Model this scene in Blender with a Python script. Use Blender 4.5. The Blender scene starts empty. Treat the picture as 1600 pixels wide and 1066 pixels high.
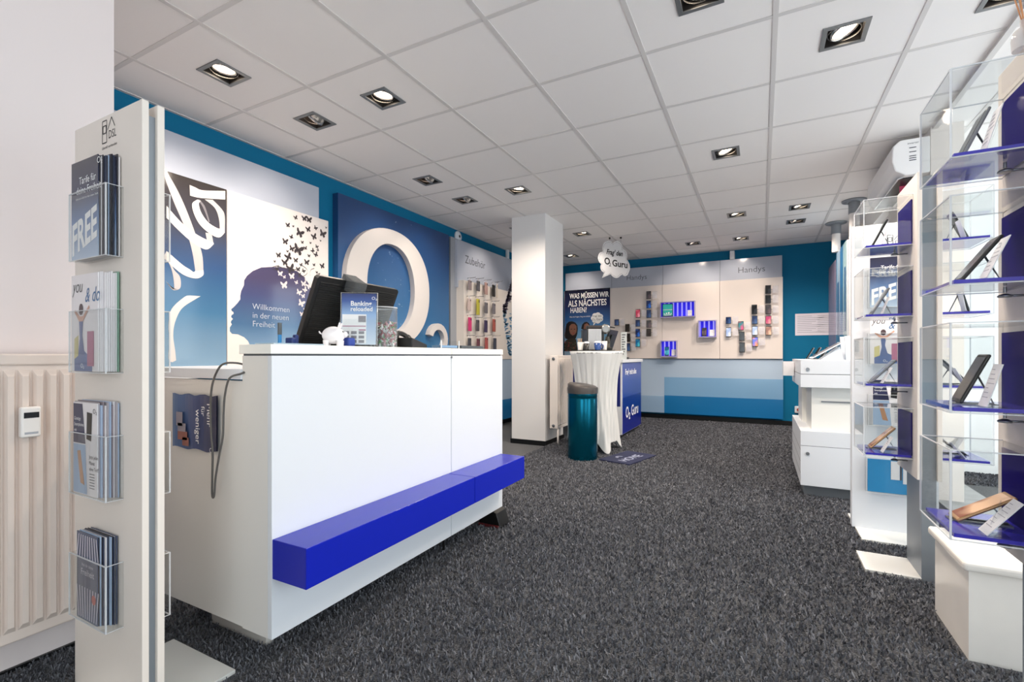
import bpy, math, random
import numpy as np
from mathutils import Vector, Matrix, Euler
random.seed(7)
SC = bpy.context.scene
COL = SC.collection
PI = math.pi
H = 2.66            # ceiling height
EYE = 1.03
TH = math.atan(389/743); CT, ST = math.cos(TH), math.sin(TH)

# ---------------------------------------------------------------- measuring
def _ray(px, py):
    dx = (px-800)/743; dz = (556-py)/743
    return (-ST+dx*CT, CT+dx*ST, dz)
def on_x(px, py, x):      # point of a wall lying at x
    r = _ray(px, py); k = x/r[0]; return Vector((x, r[1]*k, EYE+r[2]*k))
def on_y(px, py, y):
    r = _ray(px, py); k = y/r[1]; return Vector((r[0]*k, y, EYE+r[2]*k))

# ---------------------------------------------------------------- materials
def lin(h):
    h = h.lstrip('#'); v = [int(h[i:i+2], 16)/255 for i in (0, 2, 4)]
    return tuple(c/12.92 if c <= .04045 else ((c+.055)/1.055)**2.4 for c in v)+(1,)
MATS = {}
def mat(name, col='#ffffff', rough=.5, metal=0, spec=.5, emit=None, estr=0, bump=0, bscale=200, coat=0, alpha=1, noise=0):
    if name in MATS: return MATS[name]
    m = bpy.data.materials.new(name); m.use_nodes = True
    nt = m.node_tree; b = nt.nodes['Principled BSDF']
    c = lin(col) if isinstance(col, str) else col
    b.inputs['Base Color'].default_value = c
    b.inputs['Roughness'].default_value = rough
    b.inputs['Metallic'].default_value = metal
    b.inputs['Specular IOR Level'].default_value = spec
    if coat:
        b.inputs['Coat Weight'].default_value = coat; b.inputs['Coat Roughness'].default_value = .05
    if emit:
        b.inputs['Emission Color'].default_value = lin(emit); b.inputs['Emission Strength'].default_value = estr
    if alpha < 1: b.inputs['Alpha'].default_value = alpha
    if bump or noise:
        tc = nt.nodes.new('ShaderNodeTexCoord'); n = nt.nodes.new('ShaderNodeTexNoise')
        n.inputs['Scale'].default_value = bscale; n.inputs['Detail'].default_value = 4
        nt.links.new(tc.outputs['Object'], n.inputs['Vector'])
        if bump:
            bp = nt.nodes.new('ShaderNodeBump'); bp.inputs['Strength'].default_value = bump
            bp.inputs['Distance'].default_value = .003
            nt.links.new(n.outputs['Fac'], bp.inputs['Height']); nt.links.new(bp.outputs['Normal'], b.inputs['Normal'])
        if noise:
            r = nt.nodes.new('ShaderNodeValToRGB')
            r.color_ramp.elements[0].color = tuple(x*(1-noise) for x in c[:3])+(1,)
            r.color_ramp.elements[1].color = tuple(min(1, x*(1+noise)) for x in c[:3])+(1,)
            r.color_ramp.elements[0].position = .35; r.color_ramp.elements[1].position = .65
            nt.links.new(n.outputs['Fac'], r.inputs['Fac']); nt.links.new(r.outputs['Color'], b.inputs['Base Color'])
    MATS[name] = m
    return m
def grad(name, z0, z1, stops, rough=.2, axis=2, spec=.5):
    """a printed sheet whose ink runs from one colour to another along an axis of the world"""
    if name in MATS: return MATS[name]
    m = mat(name, stops[0][1], rough, spec=spec); nt = m.node_tree; b = nt.nodes['Principled BSDF']
    g = nt.nodes.new('ShaderNodeNewGeometry'); s = nt.nodes.new('ShaderNodeSeparateXYZ')
    mr = nt.nodes.new('ShaderNodeMapRange'); r = nt.nodes.new('ShaderNodeValToRGB')
    mr.inputs['From Min'].default_value = z0; mr.inputs['From Max'].default_value = z1
    nt.links.new(g.outputs['Position'], s.inputs[0]); nt.links.new(s.outputs[axis], mr.inputs['Value'])
    nt.links.new(mr.outputs['Result'], r.inputs['Fac']); nt.links.new(r.outputs['Color'], b.inputs['Base Color'])
    e = r.color_ramp.elements
    while len(e) < len(stops): e.new(.5)
    for q, (p, c) in zip(e, stops): q.position = p
    for q, (p, c) in zip(e, stops): q.color = lin(c)
    return m
def clear_mat(name, tint='#f4f8fb', gloss=.9, tr=1.0, edge=None, fres=1.33):
    """thin clear acrylic / glass sheet: see-through with a fresnel reflection"""
    if name in MATS: return MATS[name]
    m = bpy.data.materials.new(name); m.use_nodes = True; nt = m.node_tree
    nt.nodes.remove(nt.nodes['Principled BSDF']); o = nt.nodes['Material Output']
    t = nt.nodes.new('ShaderNodeBsdfTransparent'); t.inputs[0].default_value = lin(tint)
    g = nt.nodes.new('ShaderNodeBsdfGlossy'); g.inputs['Roughness'].default_value = .03
    f = nt.nodes.new('ShaderNodeFresnel'); f.inputs['IOR'].default_value = fres
    mx = nt.nodes.new('ShaderNodeMixShader')
    gm = nt.nodes.new('ShaderNodeNewGeometry'); sb_ = nt.nodes.new('ShaderNodeMath'); sb_.operation = 'SUBTRACT'; sb_.use_clamp = True   # no reflection where the ray leaves the sheet
    nt.links.new(f.outputs[0], sb_.inputs[0]); nt.links.new(gm.outputs['Backfacing'], sb_.inputs[1])
    nt.links.new(sb_.outputs[0], mx.inputs[0]); nt.links.new(t.outputs[0], mx.inputs[1]); nt.links.new(g.outputs[0], mx.inputs[2])
    last = mx
    if tr < 1:
        d = nt.nodes.new('ShaderNodeBsdfDiffuse'); d.inputs[0].default_value = lin(edge or '#ffffff')
        m2 = nt.nodes.new('ShaderNodeMixShader'); m2.inputs[0].default_value = 1-tr
        nt.links.new(mx.outputs[0], m2.inputs[1]); nt.links.new(d.outputs[0], m2.inputs[2]); last = m2
    nt.links.new(last.outputs[0], o.inputs[0])
    MATS[name] = m
    return m

WHITE = mat('white_laminate', '#dadee4', .35, spec=.4)
WHITE_EDGE = mat('white_laminate_edge', '#e4e3de', .4)
CREAM = mat('cream_lacquer', '#e2dad2', .4, spec=.4)
WALLW = mat('white_plaster', '#e2d8d7', .8, spec=.2, bump=.05, bscale=60)
TEAL = mat('teal_wall_paint', '#066a92', .7, spec=.2, bump=.05, bscale=60)
CEILM = mat('ceiling_tile', '#efebe9', .9, spec=.1, bump=.15, bscale=350)
TBAR = mat('ceiling_bar', '#d2cecc', .5)
STEEL = mat('brushed_steel', '#8a8c90', .35, metal=.9)
GREYP = mat('grey_painted_metal', '#8d949b', .4, metal=.3)
DARK = mat('black_plastic', '#0c0c0d', .35)
BLACKP = mat('black_print', '#15151a', .5)
GREYT = mat('grey_print', '#4a4d55', .5)
WPRINT = mat('white_print', '#f2f2f2', .5)
BLUE = mat('royal_blue_lacquer', '#1222a8', .22, spec=.4)
NAVY = mat('navy_print', '#0a1a6e', .3)
CLEAR = clear_mat('clear_acrylic', '#fafbfb')
EDGE = clear_mat('acrylic_edge', '#e8eef2', tr=.45, edge='#f3f3f5')
GLASS = clear_mat('window_glass', '#f8fbfb')
INDIGO = clear_mat('indigo_acrylic', '#3a3390', tr=.25, edge='#2a2277')
VIOLET = mat('violet_blue_acrylic', '#3d36b8', .15, coat=.5)
PRICE = clear_mat('frosted_price_card', '#ffffff', tr=.68, edge='#f0eef4')
CARDW = mat('white_card', '#f0eef2', .4)
SCREEN = mat('dark_glass_screen', '#10131c', .08, spec=.6)

# ---------------------------------------------------------------- mesh building
class MB:
    def __init__(s): s.v = []; s.f = []; s.m = []; s.sm = []
    def add(s, vs, fs, mi=0, smooth=False, M=None):
        o = len(s.v)
        for v in vs:
            v = Vector(v); s.v.append(M @ v if M else v)
        for f in fs: s.f.append([o+i for i in f]); s.m.append(mi); s.sm.append(smooth)
        return s
    def box(s, x0, x1, y0, y1, z0, z1, mi=0, M=None):
        vs = [(x, y, z) for x in (x0, x1) for y in (y0, y1) for z in (z0, z1)]
        return s.add(vs, [(0, 1, 3, 2), (4, 6, 7, 5), (0, 4, 5, 1), (2, 3, 7, 6), (0, 2, 6, 4), (1, 5, 7, 3)], mi, M=M)
    def rbox(s, x0, x1, y0, y1, z0, z1, r=.004, mi=0, M=None, seg=3):
        """box with rounded edges all round"""
        cx, cy, cz = (x0+x1)/2, (y0+y1)/2, (z0+z1)/2
        hx, hy, hz = abs(x1-x0)/2, abs(y1-y0)/2, abs(z1-z0)/2
        r = min(r, hx*.99, hy*.99, hz*.99)
        n = seg
        rings = []
        for sz in (-1, 1):
            for k in range(n+1):
                a = (PI/2)*(k/n) if sz < 0 else (PI/2)*(1-k/n)
                rr = r*math.sin(a) if True else 0
                z = cz+sz*(hz-r+r*math.cos(a))
                rings.append((rr, z))
        vs = []; N = 4*(n+1)
        for rr, z in rings:
            for q, (sx, sy) in enumerate(((1, 1), (-1, 1), (-1, -1), (1, -1))):
                for k in range(n+1):
                    a = q*PI/2+(PI/2)*k/n
                    vs.append((cx+sx*(hx-r)+rr*math.cos(a), cy+sy*(hy-r)+rr*math.sin(a), z))
        fs = [tuple(reversed(range(N))), tuple(range((len(rings)-1)*N, len(rings)*N))]
        s.add(vs, fs, mi, False, M)
        fs = []
        o = len(s.v)-len(vs)
        for i in range(len(rings)-1):
            for j in range(N):
                s.f.append([o+i*N+j, o+i*N+(j+1) % N, o+(i+1)*N+(j+1) % N, o+(i+1)*N+j]); s.m.append(mi); s.sm.append(False)
        return s
    def lathe(s, prof, c=(0, 0, 0), n=24, mi=0, M=None, smooth=True, cap=True, ax=(1, 1)):
        vs = []; fs = []
        for r, z in prof:
            for k in range(n):
                a = 2*PI*k/n; vs.append((c[0]+r*math.cos(a)*ax[0], c[1]+r*math.sin(a)*ax[1], c[2]+z))
        for i in range(len(prof)-1):
            for k in range(n): fs.append((i*n+k, i*n+(k+1) % n, (i+1)*n+(k+1) % n, (i+1)*n+k))
        s.add(vs, fs, mi, smooth, M)
        if cap:
            s.add(vs[:n], [tuple(reversed(range(n)))], mi, False, M); s.add(vs[-n:], [tuple(range(n))], mi, False, M)
        return s
    def cyl(s, c, r, h, n=20, mi=0, M=None): return s.lathe([(r, 0), (r, h)], c, n, mi, M)
    def tube(s, pts, r, n=8, mi=0, M=None):
        pts = [Vector(p) for p in pts]; vs = []; fs = []
        up = Vector((0, 0, 1))
        prev = None
        for i, p in enumerate(pts):
            t = (pts[min(i+1, len(pts)-1)]-pts[max(i-1, 0)]).normalized()
            a = prev if prev is not None else (up if abs(t.z) < .9 else Vector((1, 0, 0)))
            u = (a-t*a.dot(t)).normalized(); w = t.cross(u); prev = u
            for k in range(n):
                q = 2*PI*k/n; vs.append(p+(u*math.cos(q)+w*math.sin(q))*r)
        for i in range(len(pts)-1):
            for k in range(n): fs.append((i*n+k, i*n+(k+1) % n, (i+1)*n+(k+1) % n, (i+1)*n+k))
        fs += [tuple(reversed(range(n))), tuple(range((len(pts)-1)*n, len(pts)*n))]
        return s.add(vs, fs, mi, True, M)
    def ball(s, c, r, n=12, mi=0, M=None, sc=(1, 1, 1)):
        vs = []; fs = []
        for i in range(n+1):
            a = PI*i/n
            for k in range(2*n):
                b = PI*k/n
                vs.append((c[0]+r*sc[0]*math.sin(a)*math.cos(b), c[1]+r*sc[1]*math.sin(a)*math.sin(b), c[2]+r*sc[2]*math.cos(a)))
        for i in range(n):
            for k in range(2*n): fs.append((i*2*n+k, (i+1)*2*n+k, (i+1)*2*n+(k+1) % (2*n), i*2*n+(k+1) % (2*n)))
        return s.add(vs, fs, mi, True, M)
    def poly(s, pts, mi=0, M=None): return s.add(pts, [tuple(range(len(pts)))], mi, False, M)
    def prism(s, pts, d, mi=0, M=None):
        """flat outline pushed along the vector d"""
        d = Vector(d); n = len(pts); a = [Vector(p) for p in pts]
        vs = a+[p+d for p in a]
        fs = [tuple(reversed(range(n))), tuple(range(n, 2*n))]+[(i, (i+1) % n, n+(i+1) % n, n+i) for i in range(n)]
        return s.add(vs, fs, mi, False, M)
    def text(s, txt, o, ux, uz, size, mi=0, align='LEFT', stretch=1, bold=0, shear=0, ext=0):
        cu = bpy.data.curves.new('t', 'FONT'); cu.body = txt; cu.size = 1; cu.align_x = align; cu.offset = bold; cu.shear = shear
        cu.resolution_u = 3
        if ext: cu.extrude = ext/size
        ob = bpy.data.objects.new('t', cu); COL.objects.link(ob)
        me = bpy.data.meshes.new_from_object(ob.evaluated_get(bpy.context.evaluated_depsgraph_get()))
        ux = Vector(ux).normalized(); uz = Vector(uz).normalized(); n = ux.cross(uz); o = Vector(o)
        s.add([o+ux*v.co.x*size*stretch+uz*v.co.y*size+n*v.co.z*size for v in me.vertices], [tuple(p.vertices) for p in me.polygons], mi)
        bpy.data.objects.remove(ob); bpy.data.curves.remove(cu); bpy.data.meshes.remove(me)
        return s
    def build(s, name, mats, parent=None, world=True, bevel=0):
        me = bpy.data.meshes.new(name)
        vs = s.v
        if parent is not None and world:
            M = world_of(parent).inverted(); vs = [M @ v for v in vs]
        me.from_pydata([tuple(v) for v in vs], [], s.f)
        for m in (mats if isinstance(mats, (list, tuple)) else [mats]): me.materials.append(m)
        me.polygons.foreach_set('material_index', s.m); me.polygons.foreach_set('use_smooth', s.sm); me.update()
        o = bpy.data.objects.new(name, me); COL.objects.link(o)
        if parent is not None: o.parent = parent
        if bevel:
            b = o.modifiers.new('bevel', 'BEVEL'); b.width = bevel; b.segments = 2; b.limit_method = 'ANGLE'
        return o
def world_of(o):
    M = o.matrix_basis.copy()
    while o.parent: o = o.parent; M = o.matrix_basis @ M
    return M
def thing(name, label, cat, loc=(0, 0, 0), rot=(0, 0, 0), group=None):
    o = bpy.data.objects.new(name, None); COL.objects.link(o); o.empty_display_size = .05
    o.location = loc; o.rotation_euler = rot; o['label'] = label; o['category'] = cat
    if group: o['group'] = group
    return o
def tag(o, label, cat, group=None):
    o['label'] = label; o['category'] = cat
    if group: o['group'] = group
    return o
def struct(o): o['kind'] = 'structure'; return o
def dup(root, loc, rot=None, label=None):
    r = root.copy(); COL.objects.link(r); r.location = loc
    if rot: r.rotation_euler = rot
    if label: r['label'] = label
    for ch in list(root.children):
        c = ch.copy(); COL.objects.link(c); c.parent = r
        for g in list(ch.children):
            d = g.copy(); COL.objects.link(d); d.parent = c
    return r
def recentre(o):
    """move a one-mesh thing's origin to the foot of its mesh"""
    me = o.data; n = len(me.vertices); a = np.empty(n*3, 'f'); me.vertices.foreach_get('co', a); a = a.reshape(-1, 3)
    c = np.array([(a[:, 0].min()+a[:, 0].max())/2, (a[:, 1].min()+a[:, 1].max())/2, a[:, 2].min()])
    a -= c; me.vertices.foreach_set('co', a.ravel().astype('f')); me.update(); o.location = Vector(c)+o.location
    return o
def single(mb, name, mats, label, cat, group=None, bevel=0):
    return tag(recentre(mb.build(name, mats, bevel=bevel)), label, cat, group)
X, Y, Z = Vector((1, 0, 0)), Vector((0, 1, 0)), Vector((0, 0, 1))

# ================================================================= THE ROOM
def floor_mat():
    m = bpy.data.materials.new('dark_grey_carpet'); m.use_nodes = True; nt = m.node_tree; b = nt.nodes['Principled BSDF']
    tc = nt.nodes.new('ShaderNodeTexCoord'); n1 = nt.nodes.new('ShaderNodeTexNoise'); n2 = nt.nodes.new('ShaderNodeTexNoise')
    n1.inputs['Scale'].default_value = 130; n1.inputs['Detail'].default_value = 3; n2.inputs['Scale'].default_value = 3
    r = nt.nodes.new('ShaderNodeValToRGB'); r.color_ramp.elements[0].position = .38; r.color_ramp.elements[1].position = .66
    r.color_ramp.elements[0].color = lin('#2c2d31'); r.color_ramp.elements[1].color = lin('#57595e')
    mx = nt.nodes.new('ShaderNodeMixRGB'); mx.blend_type = 'MULTIPLY'; mx.inputs[0].default_value = .35
    bp = nt.nodes.new('ShaderNodeBump'); bp.inputs['Strength'].default_value = .9; bp.inputs['Distance'].default_value = .012
    for n in (n1, n2): nt.links.new(tc.outputs['Object'], n.inputs['Vector'])
    nt.links.new(n1.outputs['Fac'], r.inputs['Fac']); nt.links.new(r.outputs['Color'], mx.inputs[1]); nt.links.new(n2.outputs['Fac'], mx.inputs[2])
    nt.links.new(mx.outputs[0], b.inputs['Base Color']); nt.links.new(n1.outputs['Fac'], bp.inputs['Height']); nt.links.new(bp.outputs[0], b.inputs['Normal'])
    b.inputs['Roughness'].default_value = 1; b.inputs['Specular IOR Level'].default_value = .1
    b.inputs['Sheen Weight'].default_value = .3
    return m
CARPET = floor_mat()
struct(MB().box(-3.6, 3.0, -2.0, 8.2, -.06, 0).build('floor', CARPET))
# walls
struct(MB().box(-2.32, -2.17, -1.9, .896, 0, H+.1).build('wall_left_front', WALLW))
struct(MB().box(-3.49, -2.32, .80, .896, 0, H+.1).build('wall_left_return', WALLW))
struct(MB().box(-3.62, -3.49, .896, 8.2, 0, H+.1).build('wall_left', TEAL))
struct(MB().box(-3.49, 1.10, 8.08, 8.2, 0, H+.1).build('wall_back', TEAL))
struct(MB().box(1.07, 1.25, 4.38, 5.64, 0, H+.1).box(1.07, 1.25, 6.95, 8.2, 0, H+.1).box(1.07, 1.25, 5.64, 6.95, 2.45, H+.1).box(1.07, 1.25, 5.64, 6.95, 0, .5).build('wall_right', mat('pale_wall', '#eae2dc', .8)))
struct(MB().box(1.25, 2.6, 5.56, 5.72, 0, H+.1).build('wall_bay', mat('bright_white_paint', '#f8f8f8', .8)))
struct(MB().box(-2.3, 3.0, -2.0, -1.86, 2.2, H+.1).box(-2.3, -.9, -2.0, -1.86, 0, 2.42).box(1.1, 3.0, -2.0, -1.86, 0, 2.42).box(-2.3, 3.0, -2.0, -1.86, 0, .12).build('wall_front', WALLW))  # unseen wall, closed further around the entrance to cut daylight from behind
# unseen entrance front behind the photographer, narrowed for less light, and the bay glazing
fr = MB()
for x in (-.87, .1, 1.07): fr.box(x-.03, x+.03, -1.95, -1.89, .12, 2.2)
fr.box(-.9, 1.1, -1.95, -1.89, .12, .18).box(-.9, 1.1, -1.95, -1.89, 2.14, 2.2)
w1 = struct(fr.build('window_1', GREYP))
MB().box(-.84, 1.04, -1.925, -1.915, .18, 2.14).build('pane', GLASS, w1)
fr = MB()
for y in (-1.9, -.4, 1.1, 2.6, 4.1, 5.55): fr.box(2.52, 2.58, y-.03, y+.03, .05, 2.62)
fr.box(2.52, 2.58, -1.9, 5.56, 0, .06).box(2.52, 2.58, -1.9, 5.56, 2.58, H)
w2 = struct(fr.build('window_2', GREYP))
MB().box(2.545, 2.555, -1.87, 5.53, .06, 2.58).build('pane', GLASS, w2)
w3 = struct(MB().box(1.14, 1.18, 5.64, 5.70, .5, 2.45).box(1.14, 1.18, 6.89, 6.95, .5, 2.45).box(1.14, 1.18, 5.70, 6.89, .5, .56).box(1.14, 1.18, 5.70, 6.89, 2.39, 2.45).build('window_3', WALLW))
MB().box(1.155, 1.165, 5.70, 6.89, .56, 2.39).build('pane', GLASS, w3)
struct(MB().box(1.10, 1.43, 2.5, 5.56, 0, .012).build('trim_1', mat('grey_stone_strip', '#9b9c9c', .5, noise=.1, bscale=8)))
# baseboards
BB = mat('black_baseboard', '#0b0c0f', .4)
struct(MB().box(-3.49, 1.07, 8.065, 8.08, 0, .07).build('baseboard_back', BB))
struct(MB().box(-3.49, -3.475, .9, 8.065, 0, .07).build('baseboard_left', BB))
struct(MB().box(-2.17, -2.158, -1.86, .896, 0, .012).build('baseboard_left_front', BB))
# column
struct(MB().box(-2.61, -2.18, 4.98, 5.53, 0, H).build('wall_column', mat('column_paint', '#e2e1e1', .7)))
struct(MB().box(-2.622, -2.168, 4.968, 5.542, 0, .055).build('baseboard_column', BB))

# ceiling: tiles in T-bars, holes where the spotlights sit
GX, GY, SX, SY = .0626, 2.605, .6235, .63
def tile(ix, iy): return (GX+(ix+.5)*SX, GY+(iy+.5)*SY)
lit = [(-5, -2, 0), (-5, -1, 2), (-4, -1, 0), (-5, 1, 2), (-5, 2, 2), (-4, 2, 0), (-5, 4, 2), (-4, 5, 0), (-5, 7, 1), (-1, -1, 0), (0, 0, 1),
       (1, 0, 0), (-1, 2, 1), (-1, 5, 1), (0, 5, 1), (0, 6, 2), (-2, 7, 2), (-1, 7, 1)]
holes = {(a, b) for a, b, c in lit}
cm = MB()
hs = .082
for ix in range(-6, 5):
    for iy in range(-8, 9):
        x0 = GX+ix*SX+.006; x1 = x0+SX-.012; y0 = GY+iy*SY+.006; y1 = y0+SY-.012
        x0 = max(x0, -3.49); x1 = min(x1, 3.0); y0 = max(y0, -1.86); y1 = min(y1, 8.08)
        if x1-x0 < .02 or y1-y0 < .02: continue
        if (ix, iy) in holes:
            cx, cy = tile(ix, iy)
            cm.box(x0, cx-hs, y0, y1, H, H+.02).box(cx+hs, x1, y0, y1, H, H+.02).box(cx-hs, cx+hs, y0, cy-hs, H, H+.02).box(cx-hs, cx+hs, cy+hs, y1, H, H+.02)
        else: cm.box(x0, x1, y0, y1, H, H+.02)
struct(cm.build('ceiling', CEILM))
tb = MB()
for ix in range(-5, 6):
    x = GX+ix*SX; tb.box(x-.012, x+.012, -1.86, 8.08, H-.0035, H+.03)
for iy in range(-7, 10):
    y = GY+iy*SY
    if y < 8.05: tb.box(-3.49, 3.0, y-.012, y+.012, H-.0025, H+.029)
tb.box(-3.49, -3.465, .9, 8.08, H-.004, H+.03).box(-3.49, 1.1, 8.055, 8.08, H-.004, H+.03).box(1.08, 1.11, -1.86, 4.38, H-.02, H+.03)
struct(tb.build('ceiling_bars', TBAR))
struct(MB().box(-3.6, 3.0, -2.0, 8.2, H+.22, H+.3).build('ceiling_void', mat('void', '#222222', .9)))

# ---------------------------------------------------------------- spotlights
LAMP = mat('lamp_glow', '#fff4e4', .3, emit='#ffe8cc', estr=7)
LAMPD = mat('lamp_reflector', '#fff0e0', .2, metal=.0, emit='#ffe0c8', estr=1.2)
FRAME = mat('grey_lamp_frame', '#7c7e80', .4, metal=.5)
CAN = mat('dark_lamp_can', '#2b2725', .5)
RING = mat('silver_lamp_ring', '#b9b6b2', .25, metal=.8)
def make_lamp(tilt):
    t = thing('recessed_spotlight', '', 'ceiling light', (0, 0, 0), group='recessed ceiling spotlights')
    f = MB()
    for a, b, c, d in ((-.1, .1, -.1, -.078), (-.1, .1, .078, .1), (-.1, -.078, -.078, .078), (.078, .1, -.078, .078)): f.box(a, b, c, d, -.006, 0)
    f.build('frame', FRAME, t, False, bevel=.001)
    c = MB()
    for a, b, e, d in ((-.08, .08, -.08, -.078), (-.08, .08, .078, .08), (-.08, -.078, -.078, .078), (.078, .08, -.078, .078)): c.box(a, b, e, d, 0, .14)
    c.box(-.08, .08, -.08, .08, .14, .142).build('housing', CAN, t, False)
    M = Matrix.Translation((0, 0, .03)) @ Matrix.Rotation(tilt, 4, 'Y')
    g = MB().lathe([(.056, .05), (.064, .02), (.066, -.012), (.060, -.014), (.057, -.006), (.057, .05)], n=28, M=M, cap=False)
    g.lathe([(.071, -.002), (.074, -.002), (.074, .006), (.071, .006), (.071, -.002)], n=28, cap=False, M=Matrix.Translation((0, 0, .012)))
    g.tube([(0, -.076, .02), (0, -.06, .03)], .005, M=None).tube([(0, .076, .02), (0, .06, .03)], .005)
    g.build('gimbal', RING, t, False)
    MB().lathe([(.001, -.010), (.03, -.009), (.055, -.005)], n=24, M=M, cap=False).build('bulb', LAMP if abs(tilt) < .6 else LAMPD, t, False)
    return t
protos = {}
LL = ['nearest one left above the white pylon', 'tilted one above the ribbon poster', 'second lit one from the left front', 'tilted one above the big ring sign',
      'second tilted one above the big ring sign', 'lit one just in front of the column', 'hidden one left behind the column', 'lit one right behind the column', 'far one behind the column by the back wall',
      'one cut off by the top edge at centre', 'large one at the top right of the picture', 'one cut off in the top right corner', 'single one halfway down the right of the ceiling', 'farther one above the phone wall, left of the bright pair',
      'nearer of the pair above the white cabinet', 'farther of the pair above the white cabinet', 'left of the last row before the phone wall', 'right of the last row before the phone wall']
for (ix, iy, k), l in zip(lit, LL):
    cx, cy = tile(ix, iy)
    ang = {0: .12, 1: -.35, 2: .95}[k]
    if k == 2 and ix > -4: ang = -.62
    if k not in protos or (k == 2 and ix > -4 and 'r' not in protos):
        key = k if not (k == 2 and ix > -4) else 'r'
        t = make_lamp(ang); protos[key] = t; t.location = (cx, cy, H)
    else:
        key = k if not (k == 2 and ix > -4) else 'r'
        if key not in protos: protos[key] = make_lamp(ang); t = protos[key]; t.location = (cx, cy, H)
        else: t = dup(protos[key], (cx, cy, H))
    t['label'] = 'square grey recessed ceiling spotlight, '+l
def spot(name, loc, target, power, size=1.6, blend=.8, col=(1, .86, .72)):
    l = bpy.data.lights.new(name, 'SPOT'); l.energy = power; l.spot_size = size; l.spot_blend = blend; l.color = col; l.shadow_soft_size = .05
    o = bpy.data.objects.new(name, l); COL.objects.link(o); o.location = loc
    o.rotation_euler = (Vector(target)-Vector(loc)).to_track_quat('-Z', 'Y').to_euler(); return o
SPK = 5.5
for ix, iy, k in lit:
    cx, cy = tile(ix, iy)
    if k == 2 and ix == -5: spot('spot_beam', (cx, cy, H-.03), (-3.45, cy+.12, 1.75), 3.7*SPK, 1.5)
    elif k == 2 and ix == -2 or iy == 7: spot('spot_beam', (cx, cy, H-.03), (cx-.15, 8.0, 1.9), 3.7*SPK, 1.5)
    else: spot('spot_beam', (cx, cy, H-.03), (cx-.15, cy+.1, 0), (16 if (ix, iy) != (-4, 5) else 5)*SPK, 2.6)

# ================================================================= LEFT WALL
PX = -3.405   # print surface of the left boards
def LP(px, py, off=0): p = on_x(px, py, PX); p.x += off; return p
b1 = thing('wall_board', 'large white glossy wall board with ribbon lettering picture and face silhouette with butterflies', 'wall board', (-3.45, 2.0, .965))
HEAD = mat('grey_gloss_header', '#b4bac8', .12, spec=.6)
MB().box(-3.47, -3.425, .95, 2.90, 2.10, 2.50).build('header_panel', HEAD, b1)
MB().box(-3.47, -3.428, .95, 2.985, .955, 2.225).build('backing', WHITE_EDGE, b1)
PGL = mat('white_gloss_print', '#e8e0dc', .12, spec=.5)
MB().box(-3.428, PX, 2.083, 2.985, .955, 2.225).build('butterfly_picture', PGL, b1)
MB().box(-3.428, PX, .95, 2.077, .955, 2.225).build('ribbon_picture', grad('ribbon_ground', .95, 2.22, [(0, '#86a6c0'), (.3, '#3f7198'), (.55, '#34507a'), (.75, '#3f3f4a'), (1, '#3a3534')], .1), b1)
MB().box(-3.49, PX+.01, .95, 2.985, .925, .95).box(-3.47, -3.33, .9, 2.985, .88, .925, 1).build('ledge', [DARK, WHITE], b1)
t = MB().text('Tarife', (-3.4245, 1.47-.36, 2.305), Y, Z, .13, 0); t.build('lettering', GREYT, b1)
def strip(mb, pts, off, mi=0):
    """ribbon drawn as quads between left and right outline points"""
    vs = [LP(*p, off) for p in pts]; n = len(pts)//2
    mb.add(vs, [(2*i, 2*i+1, 2*i+3, 2*i+2) for i in range(n-1)], mi)
def smooth_pairs(pts, k=5):
    A = pts[0::2]; B = pts[1::2]; out = []
    def cr(P, i, t):
        p0, p1, p2, p3 = P[max(i-1, 0)], P[i], P[min(i+1, len(P)-1)], P[min(i+2, len(P)-1)]
        return tuple(.5*((2*p1[j])+(-p0[j]+p2[j])*t+(2*p0[j]-5*p1[j]+4*p2[j]-p3[j])*t*t+(-p0[j]+3*p1[j]-3*p2[j]+p3[j])*t**3) for j in (0, 1))
    for i in range(len(A)-1):
        for q in range(k): out += [cr(A, i, q/k), cr(B, i, q/k)]
    return out+[A[-1], B[-1]]
def rib(pairs):  # crop coordinates (scale .3003, origin 260,260)
    return smooth_pairs([(260+a*.3003, 260+b*.3003) for a, b in pairs])
rm = MB()
RW, RS = 0, 1
strip(rm, rib([(0, 205), (0, 268), (75, 290), (60, 330), (150, 350), (130, 392), (215, 385), (205, 433), (245, 398), (246, 405)]), .0016, 0)
strip(rm, rib([(-6, 0), (-12, 40), (10, 40), (0, 85), (60, 130), (40, 190), (105, 230), (75, 270), (150, 350), (108, 350), (185, 455), (135, 450), (192, 545), (150, 548)]), .0013, 1)
strip(rm, rib([(192, 540), (148, 545), (190, 568), (140, 550), (150, 584), (120, 536), (80, 560), (80, 510), (0, 492), (0, 440)]), .0019, 0)
strip(rm, rib([(120, 97), (122, 152), (150, 110), (150, 160), (190, 125), (190, 166), (305, 128), (305, 173)]), .0022, 0)
strip(rm, rib([(178, 180), (160, 173), (168, 196), (133, 195), (180, 240), (142, 245), (215, 290), (172, 302), (260, 320), (222, 348), (285, 325), (272, 371), (300, 318), (303, 345)]), .0024, 0)
strip(rm, rib([(160, 173), (172, 173), (185, 205), (198, 205), (205, 250), (214, 250), (218, 290), (226, 290)]), .0011, 2)
strip(rm, rib([(203, 345), (235, 350), (212, 395), (244, 398)]), .0011, 1)
strip(rm, rib([(198, 172), (240, 174), (250, 215), (285, 220), (272, 270), (303, 258), (278, 335), (303, 345)]), .0014, 1)
strip(rm, rib([(120, 672), (178, 676), (90, 682), (150, 692), (25, 745), (80, 740), (10, 830), (45, 810), (15, 900), (35, 880), (10, 1000), (45, 960), (30, 1020), (50, 1010)]), .0016, 0)
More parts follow.
